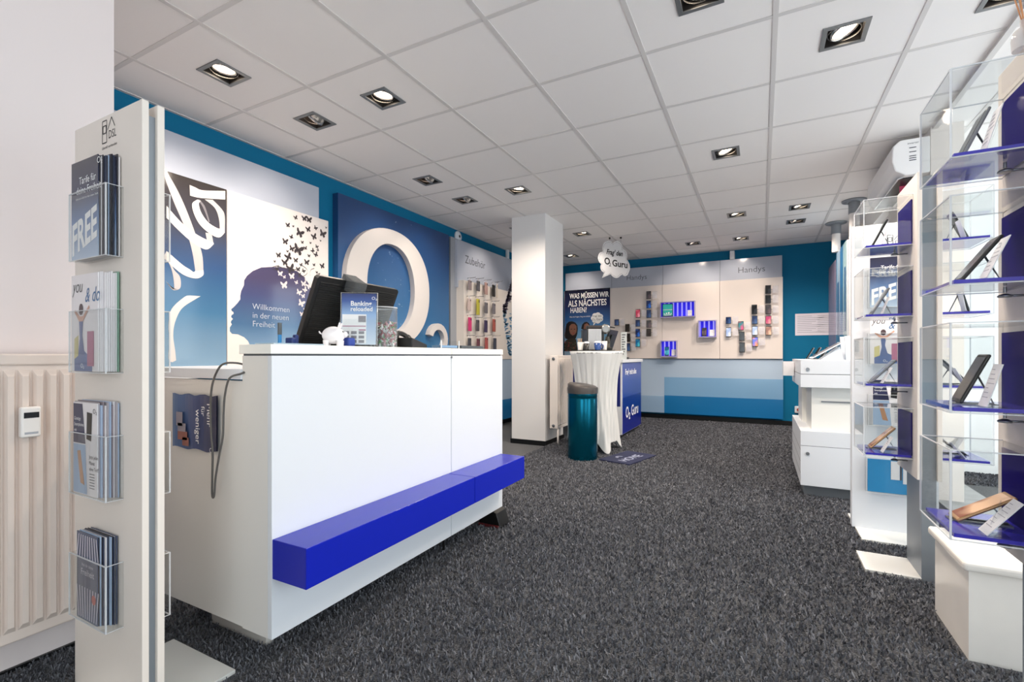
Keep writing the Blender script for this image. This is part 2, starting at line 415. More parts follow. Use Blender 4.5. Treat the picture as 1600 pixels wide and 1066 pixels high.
strip(rm, rib([(0, 440), (-20, 480), (35, 530), (10, 500), (70, 575), (32, 560), (72, 632), (38, 640), (40, 645), (0, 600), (20, 630), (-8, 590)]), .0015, 1)
rm.build('ribbon_lettering', [mat('ribbon_print', '#d9d3cf', .15), mat('ribbon_grey_print', '#b9b4b4', .15), mat('ribbon_dark_print', '#77747a', .15)], b1)
# silhouette
def c5(a, b): return (230+a*.3563, 200+b*.3563)
sil = [(540, 610), (500, 612), (462, 628), (438, 648), (425, 668), (424, 690), (412, 715), (408, 735), (408, 752), (396, 768), (380, 785), (368, 795), (370, 802), (378, 808), (379, 815), (369, 822), (368, 830), (376, 838),
       (369, 845), (366, 852), (371, 862), (362, 875), (362, 892), (372, 903), (398, 905), (425, 918), (442, 935), (450, 952), (455, 1000), (700, 1000), (700, 860), (712, 800), (722, 720), (712, 690), (690, 655), (655, 628), (600, 612)]
sm = MB()
for cxx in [0]:
    sm.poly([LP(*c5(a, b), .0008) for a, b in sil])
sm.build('face_silhouette', grad('silhouette_ink', .98, 1.62, [(0, '#86a9c8'), (.45, '#41688f'), (.8, '#454c74'), (1, '#4b4664')], .08), b1)
def butterfly(mb, c, s, rot, mi=0, squash=1):
    W = [(0, 0), (.15, .35), (.55, .75), (.95, .85), (1, .55), (.8, .15), (.5, -.02), (.75, -.25), (.7, -.6), (.4, -.75), (.15, -.4)]
    for sg in (1, -1):
        k = squash if sg < 0 else 1
        pts = []
        for x, y in W:
            x *= sg*k; X2 = x*math.cos(rot)-y*math.sin(rot); Y2 = x*math.sin(rot)+y*math.cos(rot)
            pts.append(c+Y*X2*s+Z*Y2*s)
        if sg < 0: pts.reverse()
        mb.poly(pts, mi)
    mb.poly([c+Y*(a*math.cos(rot)-b*math.sin(rot))*s+Z*(a*math.sin(rot)+b*math.cos(rot))*s for a, b in ((-.06, -.5), (.06, -.5), (.06, .45), (-.06, .45))], mi)
bf = [(300, 85, 30, .4), (410, 95, 40, .2), (470, 110, 45, 0), (200, 180, 32, .2), (270, 195, 16, .3), (350, 280, 60, -.3), (460, 235, 40, .3), (555, 215, 30, -.4), (645, 290, 55, -.2), (690, 212, 16, 0),
      (535, 330, 45, .4), (245, 332, 28, .5), (165, 390, 42, 0), (385, 400, 22, .1), (490, 408, 16, 0), (425, 475, 28, .3), (330, 495, 75, -.25), (250, 480, 40, -.2), (80, 565, 35, .2), (195, 515, 18, 0),
      (205, 590, 50, .5), (300, 630, 35, .1), (520, 510, 30, .9), (560, 560, 35, .6), (440, 655, 42, 0), (370, 690, 24, .4), (535, 690, 22, .2), (640, 705, 40, .3), (570, 455, 26, -.3), (470, 573, 22, 0),
      (160, 660, 45, .2), (235, 740, 60, .4), (330, 745, 32, .1), (400, 765, 28, -.4), (570, 785, 18, 0), (350, 815, 24, .3), (600, 810, 20, .2), (30, 645, 16, 0), (75, 705, 14, .3), (60, 740, 26, .1), (618, 380, 14, 0), (585, 500, 20, .8)]
bm_ = MB()
for i, (a, b, s, r) in enumerate(bf):
    px, py = 425+a*.122, 330+b*.122
    butterfly(bm_, LP(px, py, .0014+i*.00002), s*.122*.0032*1.85, r, squash=.75)
for pts in ([(380, 690), (440, 735), (450, 790), (400, 830), (330, 840)], [(540, 730), (500, 745), (485, 790), (490, 825)], [(0, 715), (60, 700), (130, 720), (190, 745), (250, 790), (320, 800)], [(0, 740), (90, 750), (180, 790)], [(190, 790), (260, 760), (330, 730)]):
    q = smooth_pairs([w for a, b in pts for w in ((425+a*.122, 330+b*.122), (425+a*.122, 330+(b+9)*.122))])
    strip(bm_, q, .0013)
bm_.build('printed_butterflies', mat('dark_print', '#3b3438', .3), b1)
bw = MB()
for i, (a, b, s, r) in enumerate([(100, 800, 36, 0), (155, 845, 22, .3), (250, 835, 42, .2), (310, 915, 26, .4), (150, 950, 50, .2), (400, 930, 40, .1), (470, 960, 46, .5), (340, 1040, 40, -.3), (430, 880, 20, 0), (420, 1010, 36, .7),
                                  (395, 1090, 30, .2), (370, 1180, 50, -.3), (430, 1270, 36, .3), (380, 1320, 34, .1), (520, 935, 18, 0)]):
    butterfly(bw, LP(425+a*.122, 330+b*.122, .0016+i*.00002), s*.122*.0032*1.85, r, squash=.75)
bw.build('printed_pale_butterflies', mat('pale_print', '#d8cfd0', .3), b1)
t = MB()
for i, w in enumerate(('Willkommen', 'in der neuen', 'Freiheit')):
    p = LP(394, 483+i*13.6, .0022); t.text(w, p, Y, Z, .064, stretch=.96, bold=-.012)
t.build('lettering', mat('soft_white_print', '#c3ccd8', .4), b1)

# O2 board
b2 = thing('ring_sign_board', 'deep blue square board with a big white O and small 2', 'sign', (-3.45, 4.0, .75))
MB().box(-3.49, -3.42, 3.109, 4.85, .70, 2.52).build('board', grad('blue_board', .7, 2.5, [(0, '#39759f'), (.45, '#2c608f'), (.8, '#254a7c'), (1, '#1f3f6e')], .25), b2)
def ring(mb, cy, cz, a0, b0, a1, b1_, x0, x1, n=64, e=2.15):
    def P(a, b, k, x):
        t = 2*PI*k/n; c, s = math.cos(t), math.sin(t)
        return (x, cy+a*math.copysign(abs(c)**(2/e), c), cz+b*math.copysign(abs(s)**(2/e), s))
    vs = []
    for k in range(n): vs += [P(a0, b0, k, x0), P(a0, b0, k, x1), P(a1, b1_, k, x1), P(a1, b1_, k, x0)]
    fs = []
    for k in range(n):
        j = (k+1) % n
        for q in range(3): fs.append((4*k+q, 4*j+q, 4*j+q+1, 4*k+q+1))
    mb.add(vs, fs)
def on_face(px, py, x=-3.36): return on_x(px, py, x)
L_, R_ = on_face(541, 450), on_face(671, 458); T_, B_ = on_face(606, 357), on_face(600, 541)
iL, iR = on_face(575, 445), on_face(649, 458); iT, iB = on_face(608, 384), on_face(600, 521)
o = MB(); cy_ = (L_.y+R_.y)/2; cz_ = (T_.z+B_.z)/2
ring(o, cy_, cz_, (R_.y-L_.y)/2, (T_.z-B_.z)/2, (iR.y-iL.y)/2, (iT.z-iB.z)/2, -3.42, -3.36)
o.build('letter_o', mat('white_foam', '#cbc6c4', .5), b2)
a = on_face(665, 505); 
d = MB()
c2y, c2z, ro, ri = 4.56, 1.155+.07, .185, .112
pts_o = []; pts_i = []
for k in range(0, 13):
    t = math.radians(165-k*18); pts_o.append((c2y+ro*math.cos(t), c2z+ro*math.sin(t))); pts_i.append((c2y+ri*math.cos(t), c2z+ri*math.sin(t)))
pts_o += [(4.50, .93), (4.76, .93), (4.76, .86)]; pts_i += [(4.44, .98), (4.40, .9), (4.38, .86)]
for i in range(len(pts_o)-1):
    q = [pts_o[i], pts_o[i+1], pts_i[i+1], pts_i[i]]
    d.prism([(-3.42, y, z) for y, z in q], (.06, 0, 0))
d.build('digit_two', MATS['white_foam'], b2)
bb = MB()
for a, b, s in [(285, 135, 20), (400, 155, 9), (235, 360, 18), (240, 375, 14), (255, 390, 10), (300, 405, 9), (270, 410, 8), (150, 440, 12), (200, 440, 6), (220, 430, 5), (255, 435, 10), (328, 385, 6), (345, 460, 7), (185, 495, 6), (205, 570, 14), (280, 570, 6), (320, 570, 12), (300, 560, 6),
                (320, 605, 9), (385, 655, 14), (350, 690, 7), (310, 755, 22), (395, 752, 14), (330, 770, 10), (320, 905, 14), (300, 855, 5), (375, 670, 6), (262, 420, 6), (300, 870, 4), (410, 215, 4), (380, 195, 3)]:
    c = on_x(560+a*.2063, 320+b*.2063, -3.419); r = s*.2063*.0036*.75
    n = 10
    for k in range(n):
        t0, t1 = 2*PI*k/n, 2*PI*(k+.8)/n
        if random.random() < .45: continue
        rr = r*random.uniform(.3, .7)
        bb.poly([c+Y*r*math.cos(t0)+Z*r*math.sin(t0)*.8, c+Y*r*math.cos(t1)+Z*r*math.sin(t1)*.8, c+Y*rr*math.cos(t1)+Z*rr*math.sin(t1)*.8, c+Y*rr*math.cos(t0)+Z*rr*math.sin(t0)*.8])
bb.build('printed_bubbles', mat('bubble_print', '#9fc0d8', .3), b2)['kind'] = 'stuff'

# accessories wall
b3 = thing('accessory_wall', 'white accessories wall unit with grey header and hanging phone cases', 'display wall', (-3.4, 6.0, .1))
ALU = mat('silver_profile', '#a9aeb6', .35, metal=.4)
MB().box(-3.49, -3.43, 4.90, 7.1, .1, 2.52).build('upright', ALU, b3)
MB().box(-3.43, -3.40, 5.0, 7.1, 1.9, 2.50).build('header_panel', HEAD, b3)
MB().box(-3.43, -3.32, 5.03, 7.1, .98, 1.985).build('product_panel', [CREAM], b3)
MB().box(-3.43, -3.33, 5.03, 7.1, .1, .975).build('base_panel', mat('pale_blue_panel', '#a9bcd1', .15), b3)
MB().box(-3.33, -3.329, 5.03, 7.1, .1, .39).build('blue_stripe', mat('mid_blue_print', '#1b6ea8', .15), b3)
MB().text('Zubehör', (-3.399, 5.18, 2.235), Y, Z, .15, stretch=.95).build('lettering', GREYT, b3)
g = MB()
def C7(a, b): return on_x(720+a*.1314, 420+b*.1314, -3.3185)
rnd = random.Random(3)
up = [(605, 110), (590, 150), (575, 200), (562, 250), (550, 300), (530, 350), (520, 400), (540, 420), (515, 450), (480, 490), (520, 490)]
L = [(600, 120, 612, 200), (570, 200, 612, 260), (555, 260, 612, 330), (540, 320, 612, 400), (520, 380, 600, 450), (500, 440, 590, 500)]
for i in range(90):
    y = 110+i*4.6
    w0 = 605-(y-110)*.26 if y < 420 else 500
    x0 = w0+rnd.uniform(-6, 6); x1 = min(625, x0+rnd.uniform(12, 70)); h = rnd.uniform(3, 16)
    g.poly([C7(x0, y), C7(x0+4, y+h), C7(x1, y+h*rnd.uniform(.4, 1.3)), C7(x1-3, y-2)], 0)
for i in range(110):
    y = 500+i*4.8
    ex = 490+(y-500)*.13
    side = rnd.random()
    x0 = ex+rnd.uniform(0, 20) if side < .6 else 560+rnd.uniform(0, 40)
    x1 = min(620, x0+rnd.uniform(10, 48)); h = rnd.uniform(5, 18)
    g.poly([C7(x0, y), C7(x0+6, y+h), C7(x1, y+h*rnd.uniform(.3, 1)), C7(x1-5, y-4)], 1)
g.build('printed_mountain', [mat('plum_print', '#4a4158', .3), mat('sky_print', '#5b95bd', .3)], b3)
hk = MB(); CASE = []
cols = ['#8d7f82', '#5c5a60', '#b08f88', '#2a2826', '#cfc5b8', '#c8b4ae', '#b9b23a', '#6d6a70', '#77737a', '#c7356f', '#575357', '#3b2f55', '#a55448', '#45444a', '#6b3a44', '#a8514d', '#3c4150']
names = ['silver-black', 'dark grey', 'dusty rose', 'black', 'thin black-white', 'clear pinkish', 'yellow-black striped', 'grey', 'plain grey-brown', 'bright pink', 'charcoal', 'grey-purple', 'red-brown', 'dotted anthracite', 'maroon', 'brick red', 'navy-ochre']
rows = [(115, 195, 105), (215, 205, 115), (308, 235, 140), (397, 262, 140), (437, 265, 170), (108, 425, 130), (212, 455, 180), (308, 465, 125), (400, 475, 125), (115, 660, 150), (207, 675, 125), (305, 685, 140), (402, 675, 150), (110, 890, 120), (215, 900, 130), (312, 890, 140), (412, 895, 140)]
ordw = ['first', 'second', 'third', 'fourth', 'fifth', 'sixth']
rowname = ['top row', 'second row', 'third row', 'lowest visible row']
ri = [0]*5+[1]*4+[2]*4+[3]*4; ci = [0, 1, 2, 3, 4, 0, 1, 2, 3, 0, 1, 2, 3, 0, 1, 2, 3]
for i, (a, b, h) in enumerate(rows):
    p = on_x(720+a*.1314, 420+b*.1314, -3.27); hh = h*.1314/743*6.6; w = .074 if i != 4 else .03
    hookp = p+Vector((0, 0, hh/2+.03))
    hook = thing('hanging_phone_case', f'{names[i]} phone case on the accessories wall, {rowname[ri[i]]}, {ordw[ci[i]]} from left', 'phone case', (-3.29, p.y, p.z-hh/2), group='phone cases on the accessories wall')
    MB().rbox(-3.285, -3.272, p.y-w/2, p.y+w/2, p.z-hh/2, p.z+hh/2, .005).build('case', mat('case_'+str(i), cols[i], .4), hook)
    MB().rbox(-3.2718, -3.2706, p.y+w*.12, p.y+w*.36, p.z+hh*.28, p.z+hh*.42, .004).build('camera_cutout', mat('cutout', '#d9d3cf' if False else '#1a1a1d', .3), hook)
    MB().poly([(-3.279, p.y-w*.35, p.z+hh/2), (-3.279, p.y+w*.35, p.z+hh/2), (-3.279, p.y+w*.3, p.z+hh/2+.035), (-3.279, p.y-w*.3, p.z+hh/2+.035)]).build('hang_tab', PRICE, hook)
    MB().tube([(-3.319, p.y, hookp.z), (-3.2, p.y, hookp.z), (-3.19, p.y, hookp.z+.008)], .003, 6).build('hook', STEEL, hook)
# round sensor and small white one above
s = MB().lathe([(.02, 0), (.07, 0), (.07, .02), (.045, .035), (.02, .037)], n=28, M=Matrix.Translation(on_x(714.5, 370, -3.49)) @ Matrix.Rotation(PI/2, 4, 'Y'))
s.lathe([(.001, .037), (.018, .0375), (.018, .03)], n=16, mi=1, M=Matrix.Translation(on_x(714.5, 370, -3.49)) @ Matrix.Rotation(PI/2, 4, 'Y'))
single(s, 'wall_sensor', [WHITE, DARK], 'round white sensor with dark centre on the teal wall above the accessories wall', 'sensor')
p = on_x(791, 397, -3.49)
single(MB().rbox(-3.49, -3.45, p.y-.03, p.y+.03, p.z-.1, p.z+.07, .01), 'wall_bracket', WHITE, 'small white upright bracket on teal wall just left of the column', 'bracket')

# ================================================================= BACK WALL
YB = 7.93
b4 = thing('phone_display_wall', 'long white phone wall with grey glossy header and blue striped base panels', 'display wall', (-1.4, 8.0, .1))
MB().box(-3.1, -2.262, 7.99, 8.07, 2.1, 2.50).box(-2.258, -1.414, 7.99, 8.07, 2.1, 2.50).box(-1.41, -.562, 7.99, 8.07, 2.1, 2.50).box(-.558, .274, 7.99, 8.07, 2.1, 2.50).build('header_panel', HEAD, b4, bevel=.001)
PANEL = mat('cream_panel', '#e2d8d2', .3)
MB().box(-3.1, -2.262, YB, 8.07, .985, 2.175).box(-2.258, -1.414, YB, 8.07, .985, 2.175).box(-1.41, -.562, YB, 8.07, .985, 2.175).box(-.558, .28, YB, 8.07, .985, 2.175).build('product_panel', PANEL, b4, bevel=.001)
MB().box(-3.1, .285, 7.96, 8.06, .105, .975).build('base_panel', mat('pale_blue_panel', '#a9bcd1', .15), b4)
MB().box(-1.385, .286, 7.957, 7.96, .39, .685).build('light_blue_stripe', mat('light_blue_print', '#78a3c8', .12), b4)
MB().box(-1.385, .286, 7.956, 7.96, .105, .39).build('mid_blue_stripe', mat('mid_blue_print', '#1b6ea8', .15), b4)
MB().box(-3.1, -1.386, 7.957, 7.96, .105, .375).build('grey_blue_stripe', mat('grey_blue_print', '#8da9c6', .12), b4)
t = MB(); t.text('Handys', (-2.01, 7.989, 2.30), X, Z, .115, stretch=1.0, bold=-.008); t.text('Handys', (-.315, 7.989, 2.285), X, Z, .125, stretch=1.0, bold=-.008)
t.build('lettering', GREYT, b4)
# poster
b5 = thing('photo_poster', 'dark blue poster with white hand lettering and two people', 'poster', (-2.7, 7.92, .99))
px0, px1, pz0, pz1 = -3.09, -2.27, .99, 2.185
def BP(px, py, y=7.918): return on_y(px, py, y)
MB().box(px0, px1, 7.92, 7.93, pz0, pz1).build('sheet', grad('poster_night', .99, 2.2, [(0, '#9fb6c8'), (.35, '#6aa0c6'), (.55, '#2f5f9a'), (.75, '#232a55'), (1, '#14121f')], .15), b5)
t = MB()
for w, px, py, s in (('WAS MÜSSEN WIR', 890, 467, .125), ('ALS NÄCHSTES', 888, 479.5, .15), ('HABEN?', 891, 489, .125)):
    t.text(w, BP(px, py), X+Z*.0, Z, s, stretch=.68, bold=.02)
p = BP(890, 496.5); t.text('Hast du Fragen, frag uns einfach', p, X, Z, .035, stretch=.85)
bub = []
p = BP(933, 497, 7.9175)
for k in range(48):
    a = 2*PI*k/48; r = .085+.012*abs(math.sin(a*3.5)); bub.append(p+X*r*1.15*math.cos(a)+Z*r*math.sin(a))
t.poly(bub); t.poly([p+X*-.06+Z*-.06, p+X*-.02+Z*-.08, p+X*-.07+Z*-.13])
t.text("Frag' den", p+X*0+Z*.02-Y*.002, X, Z, .045, 1, align='CENTER'); t.text('O₂ Guru', p-Z*.04-Y*.002, X, Z, .05, 1, align='CENTER')
t.build('lettering', [WPRINT, BLACKP], b5)
pp = MB()
def C7p(a, b, y): return on_y(875+a*.08446, 470+b*.08446, y)
hair = [(100, 700), (85, 640), (100, 520), (120, 430), (160, 390), (220, 380), (280, 400), (320, 450), (330, 520), (320, 620), (290, 700), (200, 740)]
face = [(170, 540), (175, 470), (215, 430), (270, 430), (305, 470), (308, 540), (300, 590), (270, 630), (230, 645), (190, 610)]
blouse = [(75, 935), (75, 800), (110, 730), (190, 700), (260, 690), (300, 720), (330, 935)]
hair2 = [(390, 520), (410, 440), (450, 400), (500, 390), (540, 420), (555, 470), (550, 540), (480, 560)]
face2 = [(440, 520), (450, 440), (500, 415), (535, 450), (535, 540)]
for i, (q, m) in enumerate(((hair, 0), (face, 1), (blouse, 2), (hair2, 0), (face2, 1))): pp.poly([C7p(a, b, 7.9185-i*.0003) for a, b in q], m)
for i in range(40):
    a, b = random.uniform(85, 290), random.uniform(750, 925); s = random.uniform(6, 16)
    pp.poly([C7p(a, b, 7.9168), C7p(a+s, b+s*.5, 7.9168), C7p(a+s*.6, b+s*1.3, 7.9168), C7p(a-s*.4, b+s, 7.9168)], 3+i % 2)
pp.poly([C7p(195, 525, 7.917), C7p(225, 518, 7.917), C7p(225, 530, 7.917), C7p(195, 535, 7.917)], 0).poly([C7p(255, 520, 7.917), C7p(285, 522, 7.917), C7p(285, 533, 7.917), C7p(255, 532, 7.917)], 0)
pp.poly([C7p(225, 595, 7.917), C7p(275, 590, 7.917), C7p(250, 610, 7.917)], 3)
pp.build('printed_people', [mat('hair_print', '#1a1314', .3), mat('skin_print', '#8e5f4b', .3), mat('blouse_print', '#2e2a22', .3), mat('red_print', '#a02a32', .3), mat('green_print', '#5e6a48', .3)], b5)

# phones on the phone wall
ph_group = 'phones on the phone wall'
SCR = {'k': ['#0d0e12', '#2b3038'], 'b': ['#0c1a4a', '#2f6fd0'], 'p': ['#c02a50', '#f0a0b0'], 't': ['#10707a', '#d03a70'], 'o': ['#5a6ad0', '#f08a50'], 'w': ['#9ab0d8', '#e0e4f0'], 'n': ['#1a2a50', '#3a5a8a'], 'd': ['#120e0c', '#2a201a'], 'g': ['#3a3a3e', '#6a5a60'], 'v': ['#b03a6a', '#d89090'], 'y': ['#8a5a4a', '#d8b090'], 'c': ['#0a5a8a', '#50c0d0']}
def screen_mat(k):
    n = 'screen_'+k
    if n in MATS: return MATS[n]
    m = mat(n, SCR[k][0], .08); nt = m.node_tree; b = nt.nodes['Principled BSDF']
    tc = nt.nodes.new('ShaderNodeTexCoord'); w = nt.nodes.new('ShaderNodeTexNoise'); r = nt.nodes.new('ShaderNodeValToRGB')
    w.inputs['Scale'].default_value = 14; w.inputs['Detail'].default_value = 1
    r.color_ramp.elements[0].color = lin(SCR[k][0]); r.color_ramp.elements[1].color = lin(SCR[k][1]); r.color_ramp.elements[0].position = .4; r.color_ramp.elements[1].position = .6
    nt.links.new(tc.outputs['Object'], w.inputs['Vector']); nt.links.new(w.outputs['Fac'], r.inputs['Fac'])
    nt.links.new(r.outputs['Color'], b.inputs['Base Color']); nt.links.new(r.outputs['Color'], b.inputs['Emission Color'])
    b.inputs['Emission Strength'].default_value = .25 if k not in 'kd' else .05
    return m
D1 = 'left group of the phone wall'; D2 = 'right group of the phone wall'
wp = []
def wl(px, py): return on_y(px, py, YB-.05)
for a, b, h, k, d in [(85, 595, 105, 'd', 'black, column nearest the poster, uppermost of its three'), (92, 720, 110, 'd', 'black, column nearest the poster, middle of its three'), (92, 840, 105, 'n', 'bluish, column nearest the poster, lowest of its three'),
                      (220, 410, 115, 'p', 'red and pink screen, middle column'), (218, 535, 90, 'n', 'dull blue screen below the pink one, middle column'), (218, 660, 110, 'b', 'bright blue screen, middle column third from top'), (218, 787, 110, 'c', 'turquoise screen, middle column lowest'),
                      (357, 175, 105, 'g', 'grey screen, tall right column topmost'), (357, 295, 105, 'b', 'blue streak screen, tall right column second from top'), (360, 415, 110, 'n', 'navy screen, tall right column third from top'), (360, 545, 100, 'g', 'grey screen, tall right column fourth from top'), (358, 655, 100, 'd', 'black, tall right column lowest')]:
    wp.append((970+a*.122, 440+b*.122, h*.122, k, 'left group, '+d))
wp.append((963.6, 504, 10, 'n', 'left group, alone beside the poster above the black monitor'))
for a, b, h, k, d in [(130, 575, 80, 'n', 'small one above the pale screen, first column'), (130, 705, 115, 'w', 'pale sky screen, first column'), (268, 635, 105, 't', 'teal and pink screen, second column top'), (278, 750, 105, 'k', 'black, second column middle'), (280, 875, 115, 'k', 'black, second column lowest'),
                      (417, 453, 110, 'k', 'black, third column topmost'), (420, 570, 100, 'n', 'blue-grey screen, third column second'), (423, 690, 110, 'w', 'pale pink screen, third column third'), (425, 812, 115, 'o', 'blue and orange screen, third column lowest'),
                      (570, 232, 100, 'k', 'black, last column topmost'), (570, 340, 98, 'k', 'black, last column second from top'), (572, 452, 110, 'g', 'dark grey, last column middle'), (573, 570, 100, 'v', 'rose screen, last column fourth from top'), (575, 690, 108, 'y', 'peach screen, last column lowest')]:
    wp.append((1120+a*.1407, 420+b*.1407, h*.1407, k, 'right group, '+d))
for px, py, hp, k, d in wp:
    p = wl(px, py); dep = 743/(-ST*p.x+CT*p.y); h = hp/dep*.97; w = .074
    t = thing('wall_phone', f'phone on the phone wall, {d}', 'phone', (p.x, YB, p.z-h/2), group=ph_group)
    MB().rbox(p.x-w/2, p.x+w/2, YB-.058, YB-.049, p.z-h/2, p.z+h/2, .008).build('body', DARK, t)
    MB().box(p.x-w*.44, p.x+w*.44, YB-.0588, YB-.058, p.z-h*.42, p.z+h*.42).build('screen', screen_mat(k), t)
    MB().box(p.x-.012, p.x+.012, YB-.049, YB, p.z-.012, p.z+.012).build('wall_mount', STEEL, t)
    c = MB().box(p.x+w/2+.02, p.x+w/2+.095, YB-.05, YB-.048, p.z-.055, p.z+.055).box(p.x-.01, p.x+w/2+.03, YB-.0488, YB-.046, p.z-.006, p.z+.006)
    cc = c.build('price_card', PRICE, t)
    tt = MB()
    for q in range(5): tt.box(p.x+w/2+.028, p.x+w/2+.05+.03*((q*7) % 3)/2, YB-.0504, YB-.05, p.z+.038-q*.018, p.z+.042-q*.018)
    tt.build('fine_print', mat('pale_grey_print', '#a9a7b4', .5), cc)

# light boxes
LEDB = bpy.data.materials.new('blue_led_streak_glow'); LEDB.use_nodes = True
nt = LEDB.node_tree; b = nt.nodes['Principled BSDF']; g = nt.nodes.new('ShaderNodeNewGeometry'); sp = nt.nodes.new('ShaderNodeSeparateXYZ'); mm = nt.nodes.new('ShaderNodeMath'); mm.operation = 'MULTIPLY'; mm.inputs[1].default_value = 95
sn = nt.nodes.new('ShaderNodeMath'); sn.operation = 'SINE'; r = nt.nodes.new('ShaderNodeValToRGB'); r.color_ramp.elements[0].color = lin('#1c12c0'); r.color_ramp.elements[1].color = lin('#b9b0ff'); r.color_ramp.elements[0].position = .1  # stripes put the vertical streaks of LED light into the glow colour
nt.links.new(g.outputs['Position'], sp.inputs[0]); nt.links.new(sp.outputs[0], mm.inputs[0]); nt.links.new(mm.outputs[0], sn.inputs[0]); nt.links.new(sn.outputs[0], r.inputs['Fac']); nt.links.new(r.outputs['Color'], b.inputs['Emission Color']); b.inputs['Base Color'].default_value = lin('#1c12c0'); b.inputs['Emission Strength'].default_value = .8
LB = [(-1.43, -.905, 1.635, 1.885, 'upper wide'), (-.86, -.60, 1.31, 1.575, 'right square'), (-1.425, -1.175, 1.01, 1.27, 'lower left square')]
for x0, x1, z0, z1, nm in LB:
    t = thing('light_box', f'{nm} blue glowing display box in the middle of the phone wall', 'light box', ((x0+x1)/2, YB, z0), group='blue light boxes on the phone wall')
    y0 = YB-.1; w = .012
    MB().box(x0, x1, y0, YB, z0, z0+w).box(x0, x1, y0, YB, z1-w, z1).box(x0, x0+w, y0, YB, z0+w, z1-w).box(x1-w, x1, y0, YB, z0+w, z1-w).build('frame', mat('lilac_frame', '#a8a2c4', .25), t)
    MB().box(x0+w, x1-w, YB-.006, YB, z0+w, z1-w).build('glowing_back', LEDB, t)
    MB().box(x0+w, x1-w, y0+.005, YB-.006, z0+w, z0+w+.006).build('base_plate', VIOLET, t)
def stand_phone(name, label, c, w, h, k, tilt, rz, group, body=DARK, cat='phone', leg=True):
    """phone leaning back on a small wire stand: local screen faces -Y before rz"""
    t = thing(name, label, cat, c, (0, 0, rz), group)
    M = Matrix.Rotation(-tilt, 4, 'X')
    MB().rbox(-w/2, w/2, -.0045, .0045, 0, h, .0042, M=Matrix.Translation((0, 0, .004)) @ M).build('body', body, t, False)
    MB().box(-w*.45, w*.45, -.0052, -.0045, h*.07, h*.93, M=Matrix.Translation((0, 0, .004)) @ M).build('screen', screen_mat(k), t, False)
    if leg:
        yb = h*.62*math.sin(tilt); zb = h*.62*math.cos(tilt)
        MB().tube([(0, yb+.006, zb), (0, yb+.04, .004), (0, -.01, .003)], .0028, 6).box(-.02, .02, -.012, yb+.045, 0, .003).build('stand', STEEL, t, False)
    return t
def price_card(label, c, rz, w=.05, h=.07, tilt=.35, group='price cards'):
    t = thing('price_card', label, 'price card', c, (0, 0, rz), group)
    M = Matrix.Translation((0, 0, .003)) @ Matrix.Rotation(-tilt, 4, 'X')
    MB().box(-w/2, w/2, 0, .0022, 0, h, M=M).build('card', CARDW, t, False)
    q = MB()
    for i in range(7): q.box(-w*.38, -w*.38+w*(.3+.45*((i*5) % 4)/3), -.0006, 0, h*(.86-.11*i), h*(.878-.11*i), M=M)
    q.build('fine_print', mat('card_grey_print', '#b4b2bc', .5), t, False)
    MB().box(-w/2, w/2, -.008, h*.42, 0, .003).prism([(-.004, .01, .003), (-.004, h*.4, .003), (-.004, h*.32, h*.8)], (.008, 0, 0)).build('clear_foot', CLEAR, t, False)
    return t
def back_inside(z): return YB-.055
tb_ = thing('tablet', 'tablet with green screen standing in the upper wide blue light box', 'tablet', (-1.315, YB-.07, 1.653)); MB().rbox(-.082, .082, -.006, .004, 0, .205, .008).build('body', DARK, tb_, False); MB().box(-.072, .072, -.0075, -.006, .014, .195).build('screen', mat('green_tablet_screen', '#2a9a92', .1, emit='#2a9a92', estr=.35), tb_, False)
tt = MB().box(-.055, .055, -.0085, -.0075, .02, .03).box(-.07, .07, -.0085, -.0075, .105, .112)
for i in range(4): tt.box(-.06+i*.034, -.04+i*.034, -.0085, -.0075, .04, .05+.01*(i % 3))
tt.build('screen_icons', WPRINT, tb_, False)
price_card('white price card in the upper wide blue light box', (-.985, YB-.06, 1.653), 0, .065, .09, .15)
stand_phone('phone', 'dark phone in the right square blue light box', (-.775, YB-.075, 1.328), .07, .13, 'g', .12, 0, 'phones in the light boxes')
price_card('white price card in the right square blue light box', (-.66, YB-.06, 1.328), 0, .072, .10, .15)
stand_phone('phone', 'teal screened phone in the lower left square blue light box', (-1.33, YB-.075, 1.028), .07, .14, 'c', .12, 0, 'phones in the light boxes')
price_card('white price card in the lower left square blue light box', (-1.225, YB-.06, 1.028), 0, .07, .10, .15)

pc = MB().box(.443, .944, 8.076, 8.08, 1.325, 1.641)
pb = single(pc, 'notice_sheet', mat('notice_paper', '#ddd9e4', .5), 'white printed notice sheet on the teal wall right of the phone wall', 'notice')
q = MB()
for i in range(10): q.box(.47, .47+.18+.05*((i*3) % 4), 8.0752, 8.076, 1.60-i*.026, 1.607-i*.026).box(.72, .74+.15+.01*(i % 3), 8.0752, 8.076, 1.60-i*.026, 1.607-i*.026)
q.build('fine_print', mat('pale_grey_print', '#b9b7c4', .5), pb)
p = on_y(1247, 640, 8.08)
s = MB().rbox(p.x-.045, p.x+.045, 8.04, 8.08, p.z-.05, p.z+.05, .01).lathe([(.001, .0), (.02, 0), (.02, .01)], mi=1, M=Matrix.Translation((p.x, 8.04, p.z)) @ Matrix.Rotation(PI/2, 4, 'X'))
s.tube([(p.x, 8.03, p.z), (p.x+.06, 8.01, p.z-.03), (p.x+.14, 7.99, p.z-.07), (p.x+.2, 8.0, p.z-.2)], .006, 6)
single(s, 'wall_socket', [WHITE, mat('red_plug', '#a04038', .4)], 'white power socket with plug on the teal wall left of the cabinet', 'socket')
p = on_y(1144, 398, 8.0)
single(MB().rbox(p.x-.035, p.x+.035, 7.99, 8.08, p.z-.07, p.z+.06, .012), 'motion_sensor', WHITE, 'small white box sensor on teal wall above the phone wall', 'sensor')

